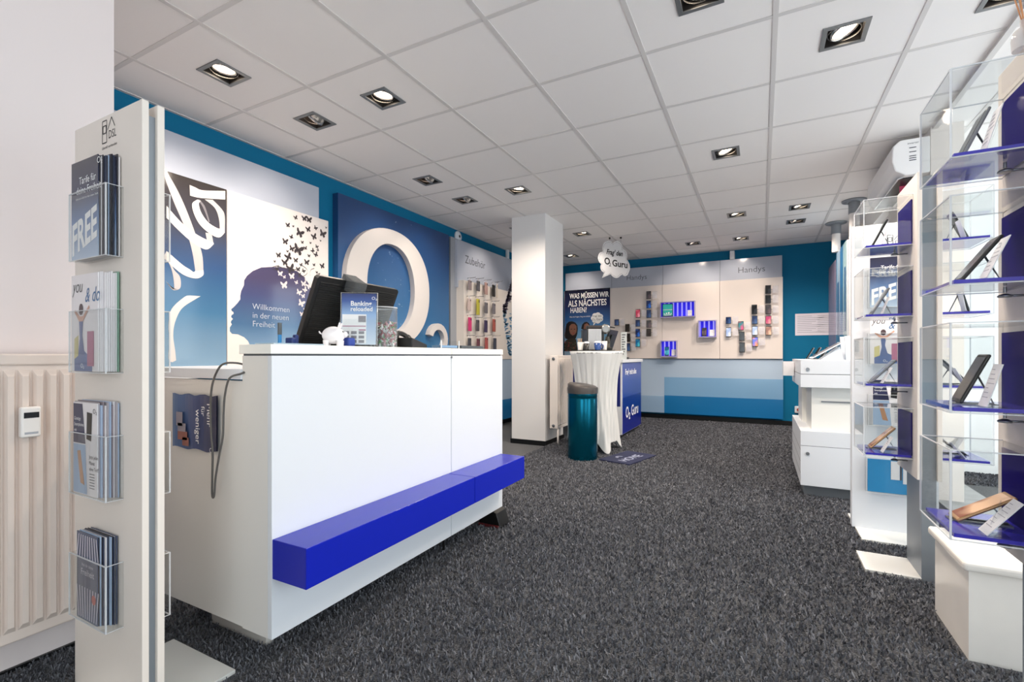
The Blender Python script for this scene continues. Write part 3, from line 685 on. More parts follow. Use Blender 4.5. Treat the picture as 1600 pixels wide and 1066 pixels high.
# ================================================================= COUNTER
ct = thing('service_counter', 'long white sales counter with raised bar, lower desk and royal blue ledge', 'counter', (-1.7, 1.76, 0))
CX0, CXm, CX1, CY0, CY1 = -2.06, -1.535, -1.385, .99, 2.52
MB().box(-2.06, -1.405, 1.008, 1.024, .12, .94).box(CXm, -1.405, .99, 1.008, .12, 1.03).box(CX0, CXm, .995, 1.008, .12, .945).build('end_panel', mat('warm_white_laminate', '#dcdad6', .4), ct)
MB().box(-1.405, CX1, CY0, 1.983, .12, 1.03).box(-1.405, CX1, 1.987, CY1, .12, 1.03).build('front_panel', WHITE, ct, bevel=.001)
MB().box(-2.06, -1.405, 2.495, 2.515, .12, .94).box(-2.04, -1.42, 1.024, 2.495, .14, .155).build('carcass', WHITE_EDGE, ct)
MB().rbox(CXm-.01, CX1+.004, CY0-.006, 1.983, 1.036, 1.067, .002).rbox(CXm-.01, CX1+.004, 1.987, CY1, 1.036, 1.067, .002).build('bar_top', mat('bar_top_laminate', '#f0f0ea', .3), ct)
MB().box(CXm, CX1-.01, CY0+.004, CY1-.004, 1.03, 1.036).build('shadow_gap', GREYT, ct)
MB().box(CXm, -1.52, 1.02, 2.50, .98, 1.03).build('riser', WHITE_EDGE, ct)
MB().rbox(-2.20, CXm, .985, 2.52, .95, .985, .002).build('desk_top', WHITE, ct)
MB().box(-1.88, -1.556, 1.09, 1.12, .0, .12).build('plinth', mat('grey_plinth', '#b9b5b0', .5), ct)
MB().box(-1.88, -1.556, 2.34, 2.37, .0, .12).build('plinth', MATS['grey_plinth'], ct)
MB().cyl((-1.48, 2.05, .0), .006, .12, 8).build('leveller', DARK, ct)
l = MB().rbox(-1.385, -1.227, .992, 1.955, .315, .442, .002).rbox(-1.385, -1.227, 1.959, 2.50, .315, .442, .002)
l.build('bag_ledge', BLUE, ct)
lk = MB().cyl((0, 0, 0), .006, .004, 12, M=Matrix.Translation((CX1, 1.985, 1.022)) @ Matrix.Rotation(PI/2, 4, 'Y')); lk.build('hinge', STEEL, ct)
# black box near the far end
single(MB().prism([(-1.53, 2.47, .0), (-1.37, 2.47, .0), (-1.40, 2.47, .085), (-1.44, 2.47, .1), (-1.50, 2.47, .085)], (0, .12, 0)).box(-1.52, -1.38, 2.46, 2.47, 0, .018, 1), 'floor_stop', [DARK, mat('dark_red', '#5a1518', .5)], 'small black block with red edge on the carpet under the far end of the counter', 'block', bevel=.003)
single(MB().box(-2.1, -2.0, 1.7, 2.1, 0, .11), 'storage_box', BLUE, 'dark blue box on the floor under the counter', 'box')
# flyer on the side
fl = MB(); n = 14
fx0, fx1, fz0, fz1 = -1.933, -1.663, .695, .89
for side in (0, 1):
    vs = []; 
    for i in range(n+1):
        x = fx0+(fx1-fx0)*i/n; y = .988-.004-.0025*(1+math.sin(i*1.1))*(1 if i < n-2 else .4)-(.003 if side == 0 else 0)
        vs += [(x, y+.002*side, fz0+.004*math.sin(i)), (x, y+.002*side, fz1+.003*math.cos(i*1.3))]
    fl.add(vs, [(2*i, 2*i+2, 2*i+3, 2*i+1) if side == 0 else (2*i, 2*i+1, 2*i+3, 2*i+2) for i in range(n)], 0)
f = tag(fl.build('taped_flyer', grad('flyer_ink', -1.94, -1.66, [(0, '#4a6a94'), (.5, '#3a4a78'), (1, '#33344e')], .35, axis=0), None), 'crumpled dark blue flyer turned sideways, taped to the end of the counter', 'flyer'); recentre(f)
t = MB()
for i, w in enumerate(('Mehr', 'für', 'weniger')):
    t.text(w, (-1.705-i*.034, .972, .865-.012*i), -Z, X, .038 if i != 1 else .03)
t.text('O₂', (-1.69, .972, .712), -Z, X, .022)
for a, b, w, h in ((-1.88, .80, .02, .05), (-1.865, .77, .025, .03), (-1.86, .74, .03, .03), (-1.84, .72, .02, .03)): t.box(a-w, a+w, .9735, .974, b-h/2, b+h/2, 1 if b > .75 else 2)
t.build('lettering', [WPRINT, mat('photo_print', '#8a8490', .4), mat('brown_print', '#8a5448', .4)], f)
# cable loop
yy = .965
pts = [(-1.535, 1.02, .99), (-1.56, .99, 1.005), (-1.60, yy, 1.002), (-1.64, yy, .97), (-1.665, yy, .92), (-1.672, yy, .85), (-1.668, yy, .76), (-1.660, yy, .70), (-1.662, yy, .62), (-1.663, yy, .56), (-1.657, yy, .545), (-1.650, yy, .56), (-1.642, yy, .62), (-1.62, yy, .70),
       (-1.602, yy, .76), (-1.598, yy, .84), (-1.59, yy, .90), (-1.565, yy, .955), (-1.535, yy+.02, .97), (-1.52, .985, .975)]
def cr_path(P, k=6):
    out = []
    P = [Vector(p) for p in P]
    for i in range(len(P)-1):
        p0, p1, p2, p3 = P[max(i-1, 0)], P[i], P[i+1], P[min(i+2, len(P)-1)]
        for q in range(k):
            t = q/k; out.append(.5*((2*p1)+(-p0+p2)*t+(2*p0-5*p1+4*p2-p3)*t*t+(-p0+3*p1-3*p2+p3)*t**3))
    return out+[P[-1]]
single(MB().tube(cr_path(pts), .0035, 8), 'cable', mat('grey_cable', '#5d5a58', .45), 'grey cable hanging in a long loop down the end of the counter', 'cable')

# monitor
mn = thing('monitor', 'large black monitor seen from behind, leaning back on the counter desk', 'monitor', (-1.68, 1.55, .985))
A = Vector((-1.55, 0, 1.347)); B = Vector((-1.69, 0, 1.035)); u = (A-B).normalized(); nn = Vector((u.z, 0, -u.x))
def mq(d, v, y): return B+u*v*(A-B).length+nn*d+Vector((0, y, 0))
m_ = MB()
y0, y1 = 1.309, 1.785
outl = [(y0, 0), (y0+.002, .97), (y0+.012, 1), (y1-.012, 1), (y1-.002, .97), (y1-.0, .0)]
vs = [mq(0, v, y) for y, v in outl]+[mq(-.022, v, y) for y, v in outl]
m_.add(vs, [(0, 1, 2, 3, 4, 5), tuple(range(11, 5, -1))]+[(i, 6+i, 6+(i+1) % 6, (i+1) % 6) for i in range(6)])
m_.build('casing', mat('black_casing', '#101011', .45, bump=.0), mn)
m_ = MB()
for i in range(34):
    v = .06+i*.026; m_.add([mq(.0, v, y0+.02), mq(.0, v+.016, y0+.02), mq(.0, v+.016, y1-.02), mq(.0, v, y1-.02), mq(.0035, v+.004, y0+.02), mq(.0035, v+.012, y0+.02), mq(.0035, v+.012, y1-.02), mq(.0035, v+.004, y1-.02)], [(0, 3, 2, 1), (4, 5, 6, 7), (0, 1, 5, 4), (1, 2, 6, 5), (2, 3, 7, 6), (3, 0, 4, 7)])
m_.build('ribbed_back', mat('black_casing2', '#151516', .5), mn)
m_ = MB().box(-1.74, -1.60, 1.46, 1.64, .985, 1.0); m_.add([mq(.0, .2, 1.50), mq(.0, .2, 1.60), mq(.0, .75, 1.60), mq(.0, .75, 1.50), mq(.03, .22, 1.51), mq(.03, .22, 1.59), mq(.03, .7, 1.59), mq(.03, .7, 1.51)], [(4, 5, 6, 7), (0, 1, 5, 4), (1, 2, 6, 5), (2, 3, 7, 6), (3, 0, 4, 7)])
m_.box(-1.66, -1.645, 1.50, 1.60, .985, 1.12); m_.build('stand', DARK, mn)
MB().add([mq(-.03, .9, 1.455), mq(-.03, .9, 1.525), mq(-.03, 1.06, 1.525), mq(-.03, 1.06, 1.455), mq(.05, .86, 1.455), mq(.05, .86, 1.525), mq(.05, 1.03, 1.525), mq(.05, 1.03, 1.455)], [(0, 1, 2, 3), (4, 7, 6, 5), (0, 4, 5, 1), (1, 5, 6, 2), (2, 6, 7, 3), (3, 7, 4, 0)]).build('webcam_box', clear_mat('smoky_acrylic', '#b5b8ba', tr=.6, edge='#7f8182'), mn)

TOPZ = 1.067
# piggy bank
pg = thing('piggy_bank', 'small white piggy bank on the counter bar', 'piggy bank', (-1.46, 1.305, TOPZ), (0, 0, -.9))
b = MB(); b.ball((0, 0, .042), .038, 14, sc=(.82, 1.12, .9))
b.build('body', mat('glazed_white', '#f2eef0', .15), pg, False)
MB().ball((0, .043, .045), .014, 8, sc=(1, .7, .9)).build('snout', MATS['glazed_white'], pg, False)
e = MB()
for sx in (-1, 1): e.prism([(sx*.010, .022, .07), (sx*.028, .018, .068), (sx*.024, .024, .09)], (0, .006, 0))
e.build('ears', MATS['glazed_white'], pg, False)
for sx in (-1, 1):
    for sy in (-1, 1): MB().lathe([(.010, 0), (.011, .012), (.012, .022)], (sx*.019, sy*.024, 0), 12).build('leg', MATS['glazed_white'], pg, False)
MB().tube(cr_path([(0, -.04, .045), (.006, -.048, .05), (0, -.052, .056), (-.006, -.048, .05)], 4), .0025, 6).build('tail', MATS['glazed_white'], pg, False)
MB().ball((.011, .036, .055), .003, 6).ball((-.011, .036, .055), .003, 6).build('eyes', DARK, pg, False)

# leaflet holder (faces the customer, turned towards the camera)
lh = thing('leaflet_holder', 'clear leaflet stand with a blue banking leaflet on the counter bar', 'leaflet holder', (-1.455, 1.43, TOPZ), (0, 0, TH+.10))
M = Matrix.Rotation(-.06, 4, 'X')
MB().box(-.073, .073, 0, .002, .004, .222, M=M).box(-.073, .073, -.024, -.022, .004, .11, M=M).box(-.073, -.071, -.022, 0, .004, .11, M=M).box(.071, .073, -.022, 0, .004, .11, M=M).box(-.073, .073, -.024, .06, 0, .003).build('holder', CLEAR, lh, False)
MB().tube([M @ Vector((-.073, 0, .004)), M @ Vector((-.073, 0, .222)), M @ Vector((.073, 0, .222)), M @ Vector((.073, 0, .004))], .0016, 6).build('holder_rim', EDGE, lh, False)
MB().box(-.069, .069, -.004, -.001, .008, .218, M=M).build('leaflet', grad('leaflet_ink', TOPZ, TOPZ+.22, [(0, '#d8e2ee'), (.6, '#8fb0d8'), (.85, '#33539a'), (1, '#1c2a66')], .3), lh, False)
q = MB(); q.text('Banking', M @ Vector((-.034, -.005, .168)), X, Z, .027, bold=.02); q.text('reloaded', M @ Vector((-.034, -.005, .146)), X, Z, .025, bold=.02); q.text('O₂', M @ Vector((.05, -.005, .193)), X, Z, .018)
q.box(-.066, .03, -.0052, -.005, .012, .132, M=M)
q.build('lettering', WPRINT, lh, False)
q = MB().box(-.002, .028, -.0056, -.0053, .1, .126, M=M)
for i in range(3):
    for j in range(3): q.box(-.06+j*.03, -.038+j*.03, -.0056, -.0053, .015+i*.018, .027+i*.018, M=M)
q.build('small_pictures', mat('grey_photo_print', '#8d8a90', .4), lh, False)
q = MB().box(-.064, .028, -.0056, -.0053, .082, .085, M=M).box(-.0, .028, -.0056, -.0053, .066, .07, M=M); q.build('red_lines', mat('magenta_print', '#a03068', .4), lh, False)
single(MB().rbox(-1.475, -1.44, 1.36, 1.40, TOPZ, TOPZ+.035, .008), 'blue_cube', mat('blue_rubber', '#1c3a90', .4), 'small blue rounded block between piggy bank and leaflet stand', 'block')

# candy jar
jr = thing('candy_jar', 'clear cylindrical jar half full of wrapped sweets on the counter bar', 'jar', (-1.46, 1.575, TOPZ))
R = .062
MB().lathe([(R, 0), (R, .172), (R-.003, .172), (R-.003, .004)], n=40, cap=False).lathe([(.001, .004), (R-.003, .004)], n=40, cap=False).build('glass', clear_mat('jar_acrylic', '#eef3f5', tr=.93), jr, False)
MB().lathe([(R+.0004, .169), (R+.0004, .173), (R-.003, .173), (R-.003, .169)], n=40, cap=False).build('rim', EDGE, jr, False)
cd = MB(); rc = random.Random(5)
for i in range(520):
    a = rc.uniform(0, 2*PI); rr = (R-.014)*math.sqrt(rc.random()) if i % 3 else R-.013; z = rc.uniform(.008, .096+.010*math.sin(a*2))
    M = Matrix.Translation((rr*math.cos(a), rr*math.sin(a), z)) @ Euler((rc.uniform(0, 6), rc.uniform(0, 6), rc.uniform(0, 6))).to_matrix().to_4x4()
    k = rc.choice([0, 0, 0, 1, 1, 2, 3, 4])
    cd.rbox(-.008, .008, -.0045, .0045, -.0035, .0035, .002, k, M, 1)
    cd.add([(.008, -.001, 0), (.014, -.005, .001), (.014, .005, -.001), (-.008, .001, 0), (-.014, .005, .001), (-.014, -.005, -.001)], [(0, 1, 2), (3, 4, 5)], k, M=M)
swe = cd.build('wrapped_sweets', [mat('sweet_white', '#ece6e2', .3), mat('sweet_red', '#a8343a', .3), mat('sweet_green', '#4f9a3c', .3), mat('sweet_brown', '#6a4a3a', .3), mat('sweet_pink', '#d89aa0', .3)])
swe.location = (-1.46, 1.575, TOPZ); tag(swe, 'pile of colourful wrapped sweets inside the clear jar', 'sweets'); swe['kind'] = 'stuff'
# telephone / terminal
te = thing('desk_telephone', 'black desk telephone on the counter bar right of the sweets jar', 'telephone', (-1.47, 1.75, TOPZ), (0, 0, .3))
MB().prism([(-.06, -.09, 0), (-.06, .10, 0), (-.06, .10, .018), (-.06, -.09, .045)], (.12, 0, 0)).build('base', DARK, te, False, bevel=.004)
MB().tube(cr_path([(-.03, -.08, .055), (-.03, -.03, .068), (-.03, .03, .062), (-.03, .07, .05)], 4), .012, 10).ball((-.03, -.075, .05), .02, 8).ball((-.03, .07, .046), .02, 8).build('handset', DARK, te, False)
q = MB()
for i in range(3):
    for j in range(4): q.rbox(.0+i*.018, .012+i*.018, -.04+j*.02, -.028+j*.02, .028-j*.003, .042-j*.003, .002)
q.build('keypad', mat('dark_key', '#3a3a3c', .4), te, False)
ch = thing('clear_card_holder', 'low clear acrylic tray with two upright ends on the counter bar', 'tray', (-1.45, 2.02, TOPZ))
MB().box(-.035, .035, -.08, .08, 0, .003).box(-.035, .035, -.08, -.077, .003, .04).box(-.035, .035, .077, .08, .003, .04).build('tray', CLEAR, ch, False)
MB().box(.033, .036, -.081, -.076, 0, .041).box(.033, .036, .076, .081, 0, .041).build('bright_edges', mat('bright_edge', '#dfe8ea', .3), ch, False)
MB().box(-.03, .03, -.07, .07, .004, .016).build('papers', mat('blue_paper', '#6b8db0', .4), ch, False)
single(MB().rbox(-1.50, -1.42, 2.13, 2.36, TOPZ, TOPZ+.018, .004), 'flat_tablet', mat('slate_plastic', '#3a4046', .35), 'flat dark grey device lying at the far end of the counter bar', 'device')
single(MB().rbox(-1.53, -1.43, 1.03, 1.235, TOPZ, TOPZ+.006, .002), 'glass_tray', mat('pale_glass', '#9fb4c4', .1), 'flat pale glass cash tray on the near end of the counter bar', 'tray')
p = on_x(437, 515, -1.62)
pn = thing('marker_pen', 'blue marker pen with grey cap standing upright behind the glass tray', 'pen', (-1.62, p.y, .985))
MB().cyl((0, 0, 0), .0065, .125, 12).build('barrel', mat('pen_blue', '#1d7fc0', .35), pn, False); MB().cyl((0, 0, .125), .0075, .045, 12).build('cap', mat('pen_grey', '#4a5054', .4), pn, False)
p = on_x(457, 528, -1.60)
st = single(MB().rbox(-1.62, -1.58, p.y-.018, p.y+.004, .985, 1.10, .005).rbox(-1.61, -1.59, p.y+.006, p.y+.022, .985, 1.112, .005), 'stamp_holder', mat('stamp_blue', '#16306e', .4), 'dark blue stamp standing on the desk beside the black monitor', 'stamp')

# ================================================================= PYLONS
def slab_text(mb, o, s=1):
    """little tablet-and-house DSL mark"""
    x, y, z = o
    def ln(a, b, c, d, w=.0016):
        v = Vector((c-a, 0, d-b)).normalized()*w; n = Vector((-v.z, 0, v.x))
        P, Q = Vector((x+a*s, y, z+b*s)), Vector((x+c*s, y, z+d*s)); mb.poly([P-n, Q-n, Q+n, P+n])
    for a, b, c, d in ((0, 0, .026, 0), (.026, 0, .026, .065), (.026, .065, 0, .065), (0, .065, 0, 0), (.004, .028, .022, .028), (.022, .028, .022, .05), (.022, .05, .004, .05), (.004, .05, .004, .028), (.032, .035, .054, .068), (.054, .068, .074, .038)): ln(a, b, c, d)
    mb.text('DSL', (x+.036*s, y, z+.008*s), X, Z, .034*s, stretch=.8); mb.text('überall vorhanden', (x-.002, y, z-.018*s), X, Z, .012*s)
def pockets(par, x0, x1, y, sgn, zs):
    for z0, z1 in zs:
        d = sgn*.042; w = .0025; ya, yb = sorted((y, y+d)); yf0, yf1 = sorted((y+d, y+d-sgn*w)); 
        pk = MB().box(x0, x1, yf0, yf1, z0, z1).box(x0, x0+w, min(ya, yb)+(w if sgn < 0 else 0), max(ya, yb)-(0 if sgn < 0 else w), z0+w, z1).box(x1-w, x1, min(ya, yb)+(w if sgn < 0 else 0), max(ya, yb)-(0 if sgn < 0 else w), z0+w, z1).box(x0, x1, ya+(w if sgn < 0 else 0), yb-(0 if sgn < 0 else w), z0, z0+w).build('leaflet_pocket', CLEAR, par)
        e = MB().box(x0, x1, yf0-.0004, yf1+.0004, z1-.0015, z1+.0006).box(x1-.0022, x1+.0005, yf0-.0005, yf1+.0005, z0, z1).box(x0-.0005, x0+.0018, yf0-.0005, yf1+.0005, z0, z1).box(x1-w, x1+.0004, ya, yb, z1-.001, z1+.0006).box(x0, x1, yf0-.0004, yf1+.0004, z0-.0005, z0+.0015).box(x1-w, x1+.0004, ya, yb, z0-.0005, z0+.001)
        e.build('pocket_rim', EDGE, pk)
PZ = [(1.309, 1.508), (.981, 1.161), (.624, .805), (.261, .446)]
lp = thing('brochure_pylon', 'tall cream brochure pylon with leaflet pockets beside the radiator', 'brochure stand', (-1.7, .71, 0))
MB().box(-1.90, -1.50, .683, .700, .01, 1.734).build('front_slab', CREAM, lp, bevel=.0015)
MB().box(-1.90, -1.50, .7205, .739, .01, 1.734).build('rear_slab', CREAM, lp, bevel=.0015)
MB().box(-1.88, -1.512, .700, .7205, .0, 1.70).build('core', GREYP, lp)
MB().box(-1.87, -1.51, .739, .95, 0, .012).box(-1.87, -1.51, .47, .683, 0, .012).build('foot_plate', WHITE_EDGE, lp)
q = MB(); slab_text(q, (-1.722, .6825, 1.655), 1.0); q.build('lettering', BLACKP, lp)
pockets(lp, -1.822, -1.60, .683, -1, PZ)
pockets(lp, -1.76, -1.555, .739, 1, PZ)
def brochures(x0, x1, y_back, n, z0, h, hv, cols, group, labels, lean=.0, wfront=None, ystep=None):
    out = []
    for i in range(n):
        yb = y_back-.0035-i*(.034/n); th = .034/n*.86; dz = random.uniform(-hv, hv) if i < n-1 else 0
        dx = random.uniform(0, .004) if i < n-1 else 0
        zt = z0+h+dz; xr = x1+lean*(1-i/(n-1))+(random.uniform(-.004, .004) if i < n-1 else 0)
        mb = MB().box(x0+dx, xr, yb-th, yb, z0+.0035, zt)
        c = cols[(n-1-i) % len(cols)]
        o = tag(recentre(mb.build('brochure', [c] if not isinstance(c, list) else c)), labels[0] if i == n-1 else labels[1], 'brochure', group)
        out.append(o)
    return out
DN = grad('dark_to_blue_ink', 1.31, 1.62, [(0, '#b9c9de'), (.35, '#6a86b4'), (.6, '#343a58'), (1, '#23222e')], .25)
NV = mat('navy_sheet', '#343c52', .35); SK = mat('sky_sheet', '#a9bdd8', .35); WS = mat('white_sheet', '#e2dee0', .4); GS = mat('green_sheet', '#7aa08c', .4); CH = mat('charcoal_sheet', '#2c2a34', .4)
def pocket_set(ox, oy, yb, far=False):
    """brochures of the four pockets of a pylon; ox, oy shift from the near pylon"""
    w = ' in the far pylon' if far else ' of the near pylon'
    X0, X1 = -1.818+ox, -1.655+ox
    n = (13, 10, 11, 13) if not far else (2, 2, 2, 2)
    a = brochures(X0, X1, yb, n[0], 1.309, .29, .006, [DN, CH, WS, CH, NV, CH, SK, CH, CH, NV], 'dark tariff brochures'+w, ('dark tariff brochure, front of the top pocket'+w, 'dark tariff brochure behind the front one in the top pocket'+w), lean=.045)
    f = a[-1]; q = MB(); fx = X0; fy = f.location.y-.0035
    yf = min(v.co.y for v in f.data.vertices)+f.location.y-.0006
    q.text('Tarife für', (X0+.05, yf, 1.53), X, Z, .030, stretch=.9); q.text('deine Freiheit', (X0+.032, yf, 1.502), X, Z, .030, stretch=.9); q.text('O₂', (X1-.005, yf, 1.573), X, Z, .026)
    q.text('Informiere dich hier über unsere Tarife', (X0+.03, yf, 1.486), X, Z, .0085)
    q.text('FREE', (X0+.004, yf, 1.325), X+Z*.30, Z, .125, stretch=.62, bold=.03)
    q.build('lettering', WPRINT, f)
    a = brochures(X0, X1, yb, n[1], .981, .285, .004, [WS]*9+[GS], 'white lifestyle magazines'+w, ('white magazine with jumping figure, front of the second pocket'+w, 'white magazine behind the front one, second pocket'+w), lean=.04)
    f = a[-1]; yf = min(v.co.y for v in f.data.vertices)+f.location.y-.0006; q = MB()
    q.text('you', (X0+.008, yf, 1.215), X, Z, .055, stretch=.75, shear=.3, bold=-.01); q.text('& do', (X0+.085, yf, 1.185), X, Z, .06, 1, stretch=.75, shear=.3)
    q.poly([(X0+.02, yf, .985), (X0+.13, yf, .985), (X0+.13, yf, 1.02), (X0+.08, yf, 1.045), (X0+.02, yf, 1.02)], 2)
    q.poly([(X0+.045, yf-.0003, 1.03), (X0+.085, yf-.0003, 1.03), (X0+.07, yf-.0003, 1.09), (X0+.075, yf-.0003, 1.13), (X0+.05, yf-.0003, 1.13), (X0+.055, yf-.0003, 1.08)], 3)
    q.poly([(X0+.05, yf-.0003, 1.13), (X0+.02, yf-.0003, 1.16), (X0+.025, yf-.0003, 1.165), (X0+.055, yf-.0003, 1.145), (X0+.075, yf-.0003, 1.145), (X0+.11, yf-.0003, 1.175), (X0+.115, yf-.0003, 1.168), (X0+.075, yf-.0003, 1.13)], 4)
    c = Vector((X0+.062, yf-.0003, 1.165)); q.poly([c+X*.013*math.cos(t)+Z*.017*math.sin(t) for t in [k*PI/6 for k in range(12)]], 5)
    q.poly([(X0+.10, yf-.0001, 1.0), (X0+.14, yf-.0001, 1.0), (X0+.14, yf-.0001, 1.10), (X0+.10, yf-.0001, 1.10)], 6); q.poly([(X0+.02, yf-.0001, 1.02), (X0+.045, yf-.0001, 1.03), (X0+.045, yf-.0001, 1.09), (X0+.02, yf-.0001, 1.08)], 7)
    q.text('O₂', (X0+.06, yf-.0005, .995), X, Z, .018, 8)
    q.build('cover_print', [BLACKP, mat('blue_script', '#3f6d9c', .4), mat('blue_print', '#5c6f9c', .4), mat('dress_print', '#5f6e98', .4), mat('skin_tone_print', '#c79a86', .4), mat('dark_hair_print', '#4a3a3e', .4), mat('mauve_print', '#b0708a', .4), mat('yellow_green_print', '#c9c08a', .4), WPRINT], f)
    a = brochures(X0+.012, X1-.005, yb, n[2], .624, .27, .006, [WS, mat('grey_sheet', '#a9a3a8', .4), SK, mat('taupe_sheet', '#8c8288', .4)], 'smartphone flyers'+w, ('smartphone flyer, front of the third pocket'+w, 'flyer behind the front one in the third pocket'+w), lean=.045)
    f = a[-1]; yf = min(v.co.y for v in f.data.vertices)+f.location.y-.0006; q = MB(); x0 = X0+.014
    q.poly([(x0, yf, .775), (x0+.075, yf, .775), (x0+.055, yf, .89), (x0, yf, .89)], 0); q.poly([(x0, yf, .63), (x0+.085, yf, .63), (x0+.075, yf, .772), (x0, yf, .772)], 1)
    q.poly([(x0+.082, yf-.0003, .79), (x0+.11, yf-.0003, .785), (x0+.115, yf-.0003, .865), (x0+.085, yf-.0003, .868)], 2); q.poly([(x0+.045, yf-.0003, .66), (x0+.07, yf-.0003, .655), (x0+.045, yf-.0003, .755), (x0+.025, yf-.0003, .752)], 3)
    for i, s_ in enumerate(('Günstige', 'Smartphones', 'mit')): q.text(s_, (x0+.006, yf-.0003, .842-i*.017), X, Z, .014, 4, stretch=.8)
    for i, s_ in enumerate(('Jetzt jeden', 'Monat', 'ohne Tarif!')): q.text(s_, (x0+.098, yf-.0003, .735-i*.017), X, Z, .015, 5, stretch=.85)
    for i in range(6): q.box(x0+.1, x0+.13, yf-.0002, yf, .69-i*.008, .692-i*.008, 5)
    q.text('O₂', (x0+.12, yf-.0003, .865), X, Z, .02, 5)
    q.build('cover_print', [mat('ink_navy', '#262a4e', .3), mat('pale_blue_print', '#9db4d0', .3), DARK, mat('orange_phone_print', '#b98a68', .3), WPRINT, GREYT], f)
    STR = mat('stripe_sheet', '#4b556e', .3)
    a = brochures(X0+.035, X1-.005, yb, n[3], .261, .255 if not far else .2, .003, [STR, CH, SK, CH, NV, WS], 'narrow striped leaflets'+w, ('striped leaflet, front of the lowest pocket'+w, 'narrow leaflet behind the front one in the lowest pocket'+w), lean=.035)
    f = a[-1]; yf = min(v.co.y for v in f.data.vertices)+f.location.y-.0006; q = MB(); x0, x1 = X0+.043, X1-.003; xm = (x0+x1)/2
    for i in range(9):
        xb = x0+(x1-x0)*(i+.5)/9
        for za, zb, tp in ((.27, .36, 0), (.44, .51, 1)):
            P = []
            for k in range(6):
                z = za+(zb-za)*k/5; tt = (k/5) if tp == 0 else 1-(k/5)
                xx = xb+(xb-xm)*.25*tt; P.append((xx-.0025, z)); P.append((xx+.0025, z))
            q.add([(a_, yf, b_) for a_, b_ in P], [(2*k, 2*k+1, 2*k+3, 2*k+2) for k in range(5)], 0)
    q.text('Freiheit', (xm, yf-.0003, .395), X, Z, .026, 0, align='CENTER'); q.text('Hol dir deine', (xm, yf-.0003, .42), X, Z, .013, 0, align='CENTER')
    c = Vector((x1-.02, yf-.0004, .335)); q.poly([c+X*.012*math.cos(t)+Z*.014*math.sin(t) for t in [k*PI/8 for k in range(16)]], 1)
    q.build('cover_print', [mat('pale_stripe_print', '#c9c5d2', .3), mat('red_dot_print', '#b8584e', .3)], f)
pocket_set(0, 0, .683)

# far brochure pylon behind the display pylon
fp = thing('brochure_pylon', 'white brochure pylon with blue picture behind the middle display pylon by the windows', 'brochure stand', (.7, 3.49, 0))
FX = .481-(-1.90)
MB().box(.481, .881, 3.46, 3.478, .01, 1.80).build('front_slab', WHITE, fp, bevel=.0015)
MB().box(.481, .881, 3.498, 3.516, .01, 1.80).build('rear_slab', WHITE, fp, bevel=.0015)
MB().box(.50, .869, 3.478, 3.498, 0, 1.77).build('core', GREYP, fp)
MB().box(.497, .86, 3.24, 3.46, 0, .012).box(.497, .86, 3.516, 3.73, 0, .012).build('foot_plate', WHITE_EDGE, fp)
q = MB(); slab_text(q, (.65, 3.4595, 1.665), 1.0); q.build('lettering', BLACKP, fp)
pockets(fp, .555, .777, 3.46, -1, PZ[:3])
pockets(fp, .545, .83, 3.46, -1, [(.235, .44)])
# its brochures (shifted copies, only the top three pockets)
for o in list(COL.objects):
    if o.parent is None and o.name.startswith('brochure') and o.get('category') == 'brochure' and 'front of the' in o['label']:
        if 'lowest' in o['label']: continue
        c = dup(o, o.location+Vector((FX, 2.777, 0)), label=o['label'].replace('of the near pylon', 'of the far pylon')); c['group'] = o['group'].replace('near pylon', 'far pylon')
        m2 = c.data.copy(); c.data = m2
        c2 = None
pc_ = single(MB().box(.552, .825, 3.425, 3.429, .24, .43).box(.66, .70, 3.4225, 3.425, .32, .425, 1).box(.715, .765, 3.4225, 3.425, .30, .42, 1).box(.702, .71, 3.4225, 3.425, .32, .425, 2), 'product_picture', [mat('sky_blue_picture', '#2f8cc4', .25), mat('pale_phone_print', '#dcdcdf', .3), GREYT], 'bright blue picture of pale phones in the lowest pocket of the far pylon', 'picture')

# display pylons with clear boxes
BZ = [(1.553, 1.787), (1.217, 1.453), (.88, 1.117), (.545, .781)]
def clear_box(par, xs, xo, y0, y1, z0, z1, back=True):
    """five-sided acrylic case fixed to a slab face at xs, reaching out to xo"""
    s = 1 if xo > xs else -1; w = .004
    xa, xb = sorted((xs, xo)); fo = sorted((xo, xo-s*w))
    m = MB().box(fo[0], fo[1], y0, y1, z0, z1)
    xi = sorted((xs, xo-s*w))
    m.box(xi[0], xi[1], y0, y0+w, z0, z1).box(xi[0], xi[1], y1-w, y1, z0, z1).box(xi[0], xi[1], y0+w, y1-w, z0, z0+w).box(xi[0], xi[1], y0+w, y1-w, z1-w, z1)
    c = m.build('display_box', CLEAR, par)
    e = MB(); t = .0022
    for y in (y0, y1):
        e.box(xo-t, xo+t, y-t, y+t, z0, z1)
        for z in (z0, z1): e.box(xa, xb, y-t*.7, y+t*.7, z-t*.7, z+t*.7)
    for z in (z0, z1): e.box(xo-t*.7, xo+t*.7, y0, y1, z-t*.7, z+t*.7)
    e.build('polished_edges', EDGE, c)
    MB().box(xi[0]+.006, xi[1]-.004, y0+.012, y1-.012, z0+w, z0+w+.010).build('blue_base_plate', VIOLET, c)
    if back:
        MB().box(*sorted((xs+s*.001, xs+s*.006)), y0+.012, y1-.012, z0+w+.010, z1-.02).build('indigo_back_sheet', INDIGO, c)
        zz = z0-.03; k = Matrix.Translation((xs+s*.05, y0+.10, zz))
        MB().cyl((0, 0, .012), .004, .016, 10, M=k).lathe([(.014, 0), (.016, .003), (.014, .006), (.005, .01)], n=14, M=k).tube([(0, 0, .004), (-s*.05, 0, .004)], .003, 6, M=k).build('screw_bracket', STEEL, c)
    return c
